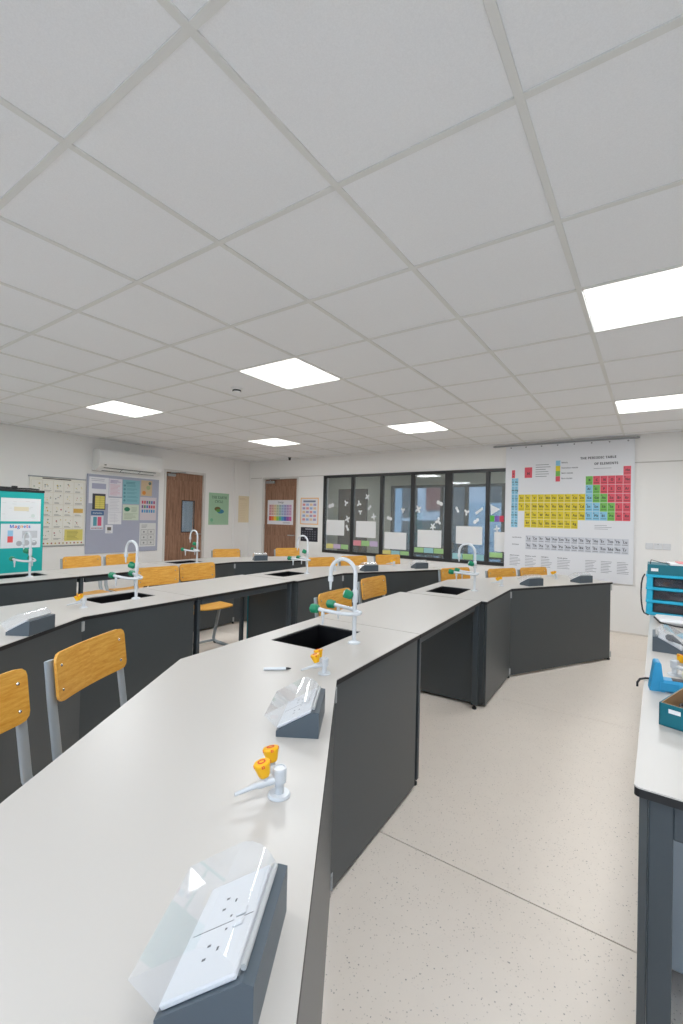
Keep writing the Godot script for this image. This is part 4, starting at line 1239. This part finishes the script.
	sheet("pinned_sheet", "pink sheet with three rows of coloured blocks on the pinboard", "poster", "left", -4.337, -4.637, 1.27, 1.659, print_mat(im), 0.0215, g)
	im = blank(120, 156, rgb(222, 222, 220))
	lines(im, 14, 12, 50, 3, 8, rgb(120, 120, 120), 2)
	for r in 3:
		for c in 2:
			rect(im, 10 + c * 52, 42 + r * 36, 48, 32, rgb(150, 150, 150))
			rect(im, 12 + c * 52, 44 + r * 36, 44, 28, rgb(216, 216, 214))
			disc(im, 32 + c * 52, 58 + r * 36, 6, rgb(140, 140, 140))
	sheet("pinned_sheet", "white sheet of six framed drawings in the lower corner of the pinboard", "paper", "left", -4.339, -4.64, 0.827, 1.224, print_mat(im), 0.0215, g)
	# posters right of the door
	im = blank(256, 320, rgb(164, 200, 168))
	var dk := rgb(30, 66, 48)
	txt(im, "THE EARTH", 36, 56, 34, dk, false, "Droid Serif")
	txt(im, "CYCLE", 76, 98, 34, dk, false, "Droid Serif")
	disc(im, 112, 160, 40, rgb(110, 96, 52), 0.55)
	disc(im, 150, 184, 44, rgb(60, 130, 160), 0.5)
	disc(im, 120, 176, 26, rgb(90, 150, 70), 0.6)
	disc(im, 40, 272, 18, rgb(120, 184, 146))
	lines(im, 24, 296, 60, 2, 9, rgb(110, 170, 136))
	sheet("green_poster", "mint green poster with an illustration between door and corner", "poster", "left", -5.775, -6.275, 1.195, 1.82, print_mat(im), 0.002)
	im = blank(200, 280, rgb(234, 218, 186))
	lines(im, 20, 24, 150, 2, 14, rgb(208, 190, 156), 4)
	lines(im, 20, 80, 150, 10, 18, rgb(220, 202, 168), 3)
	sheet("cream_poster", "pale cream paper poster in the corner by the door", "poster", "left", -6.52, -6.815, 1.245, 1.797, print_mat(im), 0.0215)
	# end wall: colour chart, orange edged poster, black calendar
	im = blank(360, 250, rgb(232, 230, 234))
	txt(im, "Energy", 146, 32, 24, rgb(60, 60, 66), false, "Droid Serif")
	var rain := [rgb(224, 80, 70), rgb(232, 130, 60), rgb(236, 200, 70), rgb(150, 196, 80), rgb(90, 176, 150), rgb(80, 150, 200), rgb(90, 104, 184), rgb(150, 90, 170), rgb(200, 100, 160)]
	for c in 9:
		for r in 4:
			rect(im, 24 + c * 35, 48 + r * 28, 33, 26, rain[c].lerp(rgb(222, 210, 224), 0.62))
			lines(im, 28 + c * 35, 54 + r * 28, 24, 2, 8, rgb(130, 110, 140), 2)
		rect(im, 24 + c * 35, 166, 34, 46, rain[c])
	lines(im, 220, 224, 110, 2, 9, rgb(130, 130, 136), 3)
	var o := sheet("colour_chart", "white chart with a rainbow colour band on the end wall door", "poster", "back", -6.555, -5.86, 1.225, 1.72, print_mat(im), -0.0295)
	im = blank(220, 260, rgb(240, 190, 132))
	rect(im, 10, 10, 200, 240, rgb(234, 232, 236))
	for r in 5:
		for c in 4:
			rect(im, 26 + c * 44, 56 + r * 36, 34, 22, [rgb(214, 110, 110), rgb(120, 150, 200), rgb(222, 176, 120), rgb(140, 120, 170)][(r * 3 + c * 5) % 4].lerp(Color.WHITE, 0.3))
	rect(im, 34, 26, 150, 18, rgb(120, 130, 150))
	sheet("orange_edged_poster", "orange-edged poster with small coloured blocks beside the glazing", "poster", "back", -5.65, -5.21, 1.245, 1.76, print_mat(im), 0.001)
	im = blank(220, 146, rgb(44, 44, 54))
	for q in 8: rect(im, 62 + q * 12, 12 + (q % 2), 8, 13, rgb(190, 190, 200))
	for r in 4:
		for c in 6:
			rect(im, 18 + c * 32, 40 + r * 24, 16, 11, rgb(112, 112, 124))
	sheet("black_calendar", "small black calendar sheet under the orange-edged poster", "calendar", "back", -5.63, -5.215, 0.92, 1.193, print_mat(im), 0.001)
	# three wall plates beside the periodic table
	for q in 3:
		var x := -0.06 + 0.088 * q
		var sp := thing("wall_plate", ["white wall plate nearest the periodic table", "white wall plate with a dark dot, middle of three", "white blank wall plate, last of three above the counter"][q], "socket", Vector3(x + 0.04, 1.09, ZB + 0.0), 0.0, "wall plates on the end wall")
		obj("plate", Shape.new().box(Vector3(-0.041, 0.0, 0.0), Vector3(0.041, 0.076, 0.01), 0.003), M.plate, sp)
		obj("rocker" if q < 2 else "blank_insert", Shape.new().box(Vector3(-0.02, 0.026, 0.01), Vector3(0.02, 0.05, 0.013), 0.002), M.plate, sp)
		if q == 1: obj("indicator", Shape.new().box(Vector3(-0.004, 0.058, 0.0095), Vector3(0.004, 0.064, 0.0112)), M.slot, sp)

func build_display_board() -> void:
	var t := thing("display_board", "teal freestanding display board with magnet sheets by the poster wall", "display board", Vector3(-5.55, 0, -2.268), PI / 2)
	# local: x runs to the viewer's left as negative, z faces the room
	obj("panel", Shape.new().box(Vector3(-0.86, 0.36, -0.012), Vector3(0.0, 1.585, 0.012), 0.004), M.teal, t)
	obj("top_rail", Shape.new().box(Vector3(-0.862, 1.585, -0.016), Vector3(0.002, 1.612, 0.016), 0.003), M.dark, t)
	for x in [-0.80, -0.06]:
		var leg := obj("leg", Shape.new().box(Vector3(x - 0.015, 0.02, -0.03), Vector3(x + 0.015, 0.9, -0.012), 0.003), M.dark, t)
		obj("foot_bar", Shape.new().box(Vector3(x - 0.015, 0.0, -0.22), Vector3(x + 0.015, 0.02, 0.2), 0.003), M.dark, leg)
	var im := blank(300, 200, rgb(230, 232, 232))
	for q in 12:
		var x := rng.randf_range(20, 280)
		var y := rng.randf_range(20, 180)
		lines(im, x - 16, y, 32, 1, 1, rgb(190, 194, 190), 2)
	rect(im, 96, 74, 110, 36, rgb(226, 216, 186))
	disc(im, 240, 150, 16, rgb(212, 222, 216))
	var a := obj("drawing_sheet", sheet_shape(0.37, 0.245, 0.001), print_mat(im))
	a.position = Vector3(-5.5375, 1.272, -2.05)
	a.rotation.y = PI / 2
	tag(a, "white pencil drawing sheet at the top of the teal display board", "paper", "sheets on the teal display board")
	im = blank(300, 206, rgb(228, 230, 234))
	var pen := 62.0
	var word := "Magnets"
	var wc := [rgb(40, 90, 190), rgb(214, 60, 60), rgb(40, 90, 190), rgb(220, 150, 40), rgb(60, 120, 200), rgb(214, 60, 60), rgb(40, 90, 190)]
	for q in word.length():
		pen = txt(im, word[q], pen, 36, 38, wc[q], true)
	rect(im, 50, 56, 40, 50, rgb(150, 196, 226))
	rect(im, 50, 106, 40, 52, rgb(232, 92, 92))
	rect(im, 158, 60, 116, 62, rgb(196, 198, 202))
	disc(im, 136, 168, 22, rgb(176, 178, 182))
	disc(im, 190, 164, 24, rgb(184, 186, 190))
	disc(im, 250, 166, 22, rgb(170, 172, 176))
	rect(im, 238, 150, 24, 12, rgb(230, 232, 234))
	a = obj("magnet_sheet", sheet_shape(0.37, 0.256, 0.001), print_mat(im))
	a.position = Vector3(-5.5375, 0.99, -2.055)
	a.rotation.y = PI / 2
	tag(a, "white sheet titled Magnets with a blue and red bar magnet", "paper", "sheets on the teal display board")
	var bag := thing("black_case", "flat black folded case lying along the top of the teal board", "case", Vector3(-5.55, 1.612, -2.02), PI / 2)
	obj("body", Shape.new().tube([Vector3(-0.5, 0.011, 0), Vector3(-0.1, 0.011, 0), Vector3(-0.02, 0.010, 0)], [0.011, 0.011, 0.008], 10), M.dark, bag)
	obj("buckle", Shape.new().box(Vector3(-0.06, 0.0, -0.014), Vector3(-0.01, 0.034, 0.014), 0.004), M.foot, bag)
	obj("strap", Shape.new().tube([Vector3(-0.02, 0.009, 0), Vector3(0.12, 0.012, 0), Vector3(0.20, 0.008, 0)], [0.008, 0.009, 0.006], 8), M.foot, bag)

# ------------------------------------------------------------------ the counter on the right
func build_counter() -> void:
	var t := thing("counter", "long white-topped dark grey counter facing the bench rows", "counter", Vector3(-0.026, 0, -1.243), deg_to_rad(-0.6))
	var L := 3.2
	var D := 0.66
	var round_corner := PackedVector2Array()
	for p in [[0.012, -0.012, PI, PI * 0.5], [D - 0.012, -0.012, PI * 0.5, 0.0], [D - 0.012, -L + 0.012, 0.0, -PI * 0.5], [0.012, -L + 0.012, -PI * 0.5, -PI]]:
		for q in 5:
			var a: float = lerpf(p[2], p[3], q / 4.0)
			round_corner.append(Vector2(p[0] + cos(a) * 0.012, p[1] + sin(a) * 0.012))
	var top := obj("worktop", Shape.new().prism(round_corner, T - 0.0035, T), M.top, t)
	obj("dark_core", Shape.new().prism(round_corner, T - 0.022, T - 0.0036), M.core, top)
	obj("side_panel", Shape.new().box(Vector3(0.010, 0.02, -L + 0.05), Vector3(0.027, T - 0.022, -0.012), 0.002), M.panel, t)
	var ef := Shape.new()
	ef.box(Vector3(0.029, 0.02, -0.035), Vector3(0.074, T - 0.022, -0.012), 0.002)
	ef.box(Vector3(D - 0.065, 0.02, -0.035), Vector3(D - 0.02, T - 0.022, -0.012), 0.002)
	ef.box(Vector3(0.074, T - 0.10, -0.035), Vector3(D - 0.065, T - 0.022, -0.012), 0.002)
	obj("end_frame", ef, M.frame, t)
	obj("modesty_panel", Shape.new().box(Vector3(0.03, 0.05, -0.50), Vector3(D - 0.04, T - 0.10, -0.482), 0.002), M.steel, t)
	obj("end_panel", Shape.new().box(Vector3(0.036, 0.02, -L + 0.03), Vector3(D - 0.02, T - 0.022, -L + 0.05), 0.002), M.panel, t)
	obj("back_panel", Shape.new().box(Vector3(D - 0.04, 0.02, -L + 0.05), Vector3(D - 0.022, T - 0.022, -0.51), 0.002), M.panel, t)
	for x in [0.05, D - 0.04]:
		for z in [-0.03, -L + 0.06]:
			obj("foot", Shape.new().lathe([Vector2(0.0, 0.0), Vector2(0.018, 0.0), Vector2(0.018, 0.012), Vector2(0.008, 0.014), Vector2(0.008, 0.03)], 12, Transform3D(Basis(), Vector3(x, 0, z))), M.foot, t)
	# drawer tower
	var d := thing("drawer_tower", "bright blue plastic drawer tower with three smoky drawers on the counter", "drawer unit", Vector3(0.152, T, -3.80))
	var f := Shape.new()
	var hw := 0.175
	for x in [-hw, hw - 0.035]:
		f.box(Vector3(x, 0.0, -0.13), Vector3(x + 0.035, 0.262, 0.15), 0.004)
	for y in [0.0, 0.082, 0.166, 0.25]:
		f.box(Vector3(-hw - 0.004, y, -0.13), Vector3(hw + 0.004, y + 0.018, 0.158), 0.003)
	f.box(Vector3(-hw, 0.0, -0.14), Vector3(hw, 0.262, -0.13))
	obj("frame", f, M.cyan, d)
	for k in 3:
		var y := 0.02 + 0.084 * k
		var dr := obj("drawer", Shape.new().box(Vector3(-hw + 0.038, y, -0.12), Vector3(hw - 0.038, y + 0.058, 0.138), 0.003), M.smoke, d)
		obj("handle", Shape.new().box(Vector3(-0.05, y + 0.04, 0.138), Vector3(0.05, y + 0.05, 0.15), 0.003), M.smoke, dr)
	var pk := thing("teal_carton", "flat teal carton lying on the blue drawer tower", "box", Vector3(0.155, T + 0.268, -3.79))
	obj("carton", Shape.new().box(Vector3(-0.175, 0.0, -0.12), Vector3(0.175, 0.066, 0.14), 0.002), M.teal_dark, pk)
	obj("label", Shape.new().box(Vector3(-0.155, 0.022, 0.14), Vector3(-0.115, 0.042, 0.1408)), M.paper, pk)
	obj("stripe", Shape.new().box(Vector3(0.03, 0.02, 0.14), Vector3(0.07, 0.045, 0.1408)), mat(rgb(190, 160, 60), 0.6), pk)
	var pp := thing("paper_pile", "loose white and pink papers on the teal carton", "papers", Vector3(0.21, T + 0.334, -3.78), 0.1)
	obj("white_sheets", Shape.new().box(Vector3(-0.12, 0.0, -0.09), Vector3(0.13, 0.012, 0.12), 0.002), M.paper, pp)
	obj("pink_sheet", Shape.new().box(Vector3(-0.07, 0.012, -0.07), Vector3(0.14, 0.018, 0.11), 0.001), mat(rgb(226, 150, 150), 0.7), pp)
	var wr := obj("wire", Shape.new().tube([Vector3(-0.16, 0.002, 0.13), Vector3(-0.155, 0.03, 0.132), Vector3(-0.10, 0.016, 0.134), Vector3(0.0, 0.003, 0.132), Vector3(0.12, 0.003, 0.13)], [0.0025], 6), M.dark)
	wr.position = Vector3(0.155, T + 0.334, -3.79)
	tag(wr, "thin dark wire lying over the front edge of the teal carton", "wire")
	var cb := obj("black_cable", Shape.new().tube([Vector3(-0.034, T + 0.262, -3.70), Vector3(-0.045, T + 0.24, -3.69), Vector3(-0.052, T + 0.20, -3.68), Vector3(-0.054, T + 0.14, -3.67), Vector3(-0.051, T + 0.08, -3.67), Vector3(-0.044, T + 0.03, -3.66), Vector3(-0.034, T + 0.01, -3.64), Vector3(-0.012, T + 0.005, -3.61)], [0.0045], 8), M.dark)
	tag(cb, "black cable hanging down the side of the blue drawer tower", "cable")
	var wp := thing("white_packet", "white crumpled packet lying in front of the blue drawers", "packet", Vector3(0.16, T, -3.46), 0.1)
	obj("packet", Shape.new().box(Vector3(-0.13, 0.0, -0.10), Vector3(0.16, 0.028, 0.09), 0.012), M.paper, wp)
	var c2 := obj("thin_cable", Shape.new().tube([Vector3(0.02, T + 0.03, -3.40), Vector3(0.05, T + 0.012, -3.33), Vector3(0.12, T + 0.005, -3.31), Vector3(0.30, T + 0.005, -3.30)], [0.005], 8), M.dark)
	tag(c2, "thin dark cable curling past the white packet", "cable")
	# plug in the counter socket box
	var pg := thing("black_plug", "black plug and lead in the socket box on the counter", "plug", Vector3(0.0, T, 0.0))
	obj("plug_body", Shape.new().tube([Vector3(0.062, 0.072, -2.645), Vector3(0.068, 0.071, -2.642), Vector3(0.082, 0.068, -2.638), Vector3(0.10, 0.06, -2.63), Vector3(0.118, 0.05, -2.625)], [0.006, 0.013, 0.016, 0.010, 0.005], 14), M.dark, pg)
	obj("lead", Shape.new().tube([Vector3(0.116, 0.051, -2.625), Vector3(0.145, 0.035, -2.615), Vector3(0.17, 0.012, -2.60), Vector3(0.20, 0.0045, -2.58), Vector3(0.30, 0.0045, -2.56)], [0.004], 8), M.dark, pg)
	# tape dispenser
	var td := thing("tape_dispenser", "light blue tape dispenser with a tall fin on the counter", "tape dispenser", Vector3(0.022, T, -2.02), deg_to_rad(6))
	var side := PackedVector2Array([Vector2(-0.024, 0.0), Vector2(0.022, 0.0), Vector2(0.010, 0.098), Vector2(0.006, 0.103), Vector2(-0.006, 0.103), Vector2(-0.010, 0.098)])
	var stand := Transform3D(Basis(Vector3(1, 0, 0), Vector3(0, 0, -1), Vector3(0, 1, 0)), Vector3.ZERO)
	obj("fin", Shape.new().prism(side, -0.028, 0.028, true, stand), M.blue, td)
	obj("base", Shape.new().box(Vector3(0.0, 0.0, -0.03), Vector3(0.21, 0.042, 0.03), 0.008), M.blue, td)
	obj("slot", Shape.new().box(Vector3(0.045, 0.0415, -0.018), Vector3(0.085, 0.0435, 0.018)), M.dark, td)
	var rl := obj("tape_roll", Shape.new().lathe([Vector2(0.024, -0.012), Vector2(0.04, -0.012), Vector2(0.04, 0.012), Vector2(0.024, 0.012), Vector2(0.024, -0.012)], 28, aim(Vector3.BACK, Vector3(0.115, 0.062, 0.0))), mat(rgb(226, 222, 196), 0.4), td)
	rl.set_meta("label", "cream tape roll")
	var loop := obj("power_cable", Shape.new().tube([Vector3(0.16, T + 0.0045, -2.13), Vector3(0.06, T + 0.0045, -2.13), Vector3(0.02, T + 0.006, -2.125), Vector3(-0.012, T + 0.007, -2.11), Vector3(-0.030, T + 0.004, -2.095), Vector3(-0.038, T - 0.008, -2.085), Vector3(-0.038, T - 0.022, -2.08)], [0.004], 10), M.dark)
	tag(loop, "black cable looping over the counter edge behind the tape dispenser", "cable")
	# open teal box
	var bx := thing("open_box", "open teal cardboard box of bits and pieces on the counter", "box", Vector3(0.146, T, -1.75), deg_to_rad(-18))
	var th := 0.004
	var bw := 0.09
	var bl := 0.115
	var bh := 0.066
	var outer := Shape.new()
	outer.box(Vector3(-bw, 0.0, -bl), Vector3(bw, th, bl))
	for b in [[-bw, bw, bl - th, bl], [-bw, bw, -bl, -bl + th], [-bw, -bw + th, -bl, bl], [bw - th, bw, -bl, bl]]:
		outer.box(Vector3(b[0], 0.0, b[2]), Vector3(b[1], bh, b[3]))
	obj("box_shell", outer, M.teal_dark, bx)
	var inner := Shape.new()
	for b in [[-bw + th, bw - th, bl - th - 0.002, bl - th], [-bw + th, bw - th, -bl + th, -bl + th + 0.002], [-bw + th, -bw + th + 0.002, -bl + th, bl - th], [bw - th - 0.002, bw - th, -bl + th, bl - th]]:
		inner.box(Vector3(b[0], th, b[2]), Vector3(b[1], bh + 0.0005, b[3]))
	obj("card_lining", inner, M.card, bx)
	obj("label", Shape.new().box(Vector3(-0.066, 0.042, bl), Vector3(-0.036, 0.054, bl + 0.0008)), M.paper, bx)
	var at := bx.transform
	var bits := [["green_packet", "small green packet inside the open teal box", rgb(96, 170, 60), Vector3(-0.05, 0.004, 0.06), Vector3(0.05, 0.03, 0.03)], ["white_packet", "small white packet inside the open teal box", rgb(220, 220, 214), Vector3(0.01, 0.004, 0.05), Vector3(0.05, 0.028, 0.04)], ["grey_packet", "small grey packet inside the open teal box", rgb(120, 116, 118), Vector3(-0.02, 0.005, -0.03), Vector3(0.05, 0.03, 0.04)], ["pink_packet", "small pink packet inside the open teal box", rgb(206, 140, 132), Vector3(0.05, 0.004, -0.02), Vector3(0.035, 0.03, 0.05)]]
	for b in bits:
		var h: Vector3 = b[4] * 0.5
		var o := obj(b[0], Shape.new().box(Vector3(-h.x, 0, -h.z), Vector3(h.x, b[4].y, h.z), 0.004), mat(b[2], 0.6))
		o.position = at * (b[3] as Vector3)
		o.rotation.y = bx.rotation.y
		tag(o, b[1], "packet")
	var lead := obj("coiled_lead", Shape.new().tube(arc(Vector3(0, 0.0, 0), Vector3(0.062, 0, 0), Vector3(0, 0.0, 0.05), 1.0, 0.3, TAU + 0.1, 22), [0.004], 8), M.dark)
	lead.position = at * Vector3(0.0, 0.046, 0.02)
	tag(lead, "black lead coiled in the open teal box", "cable")

# ------------------------------------------------------------------ settings that are tuned
const LAMP_GLOW := 1.6
const LAMP_ENERGY := 1.65
const SKY_ENERGY := 6.4
const EXPOSURE := 1.03

func _ready() -> void:
	rng.seed = 20240
	var cam := Camera3D.new()
	cam.name = "camera"
	cam.fov = 2.0 * rad_to_deg(atan(512.0 / 452.8))
	cam.keep_aspect = Camera3D.KEEP_HEIGHT
	cam.near = 0.02
	cam.far = 200.0
	cam.position = Vector3(0, 1.39, 0)
	cam.rotation = Vector3(0.01276, 0.60087, 0.02346)
	add_child(cam)
	cam.current = true
	var sky_m := ProceduralSkyMaterial.new()
	sky_m.sky_top_color = rgb(172, 195, 224)
	sky_m.sky_horizon_color = rgb(218, 226, 234)
	sky_m.ground_horizon_color = rgb(180, 186, 190)
	sky_m.ground_bottom_color = rgb(150, 152, 152)
	sky_m.energy_multiplier = SKY_ENERGY
	var sky := Sky.new()
	sky.sky_material = sky_m
	var env := Environment.new()
	env.background_mode = Environment.BG_SKY
	env.sky = sky
	env.tonemap_mode = Environment.TONE_MAPPER_LINEAR
	env.tonemap_exposure = EXPOSURE
	env.sdfgi_enabled = true
	env.ssao_enabled = true
	env.ssil_enabled = true
	var we := WorldEnvironment.new()
	we.name = "environment"
	we.environment = env
	add_child(we)
	make_materials()
	build_room()
	build_doors()
	build_partition()
	build_outside()
	build_ceiling_fittings()
	build_benches()
	build_fittings()
	build_chairs()
	build_periodic_table()
	build_left_wall()
	build_display_board()
	build_counter()
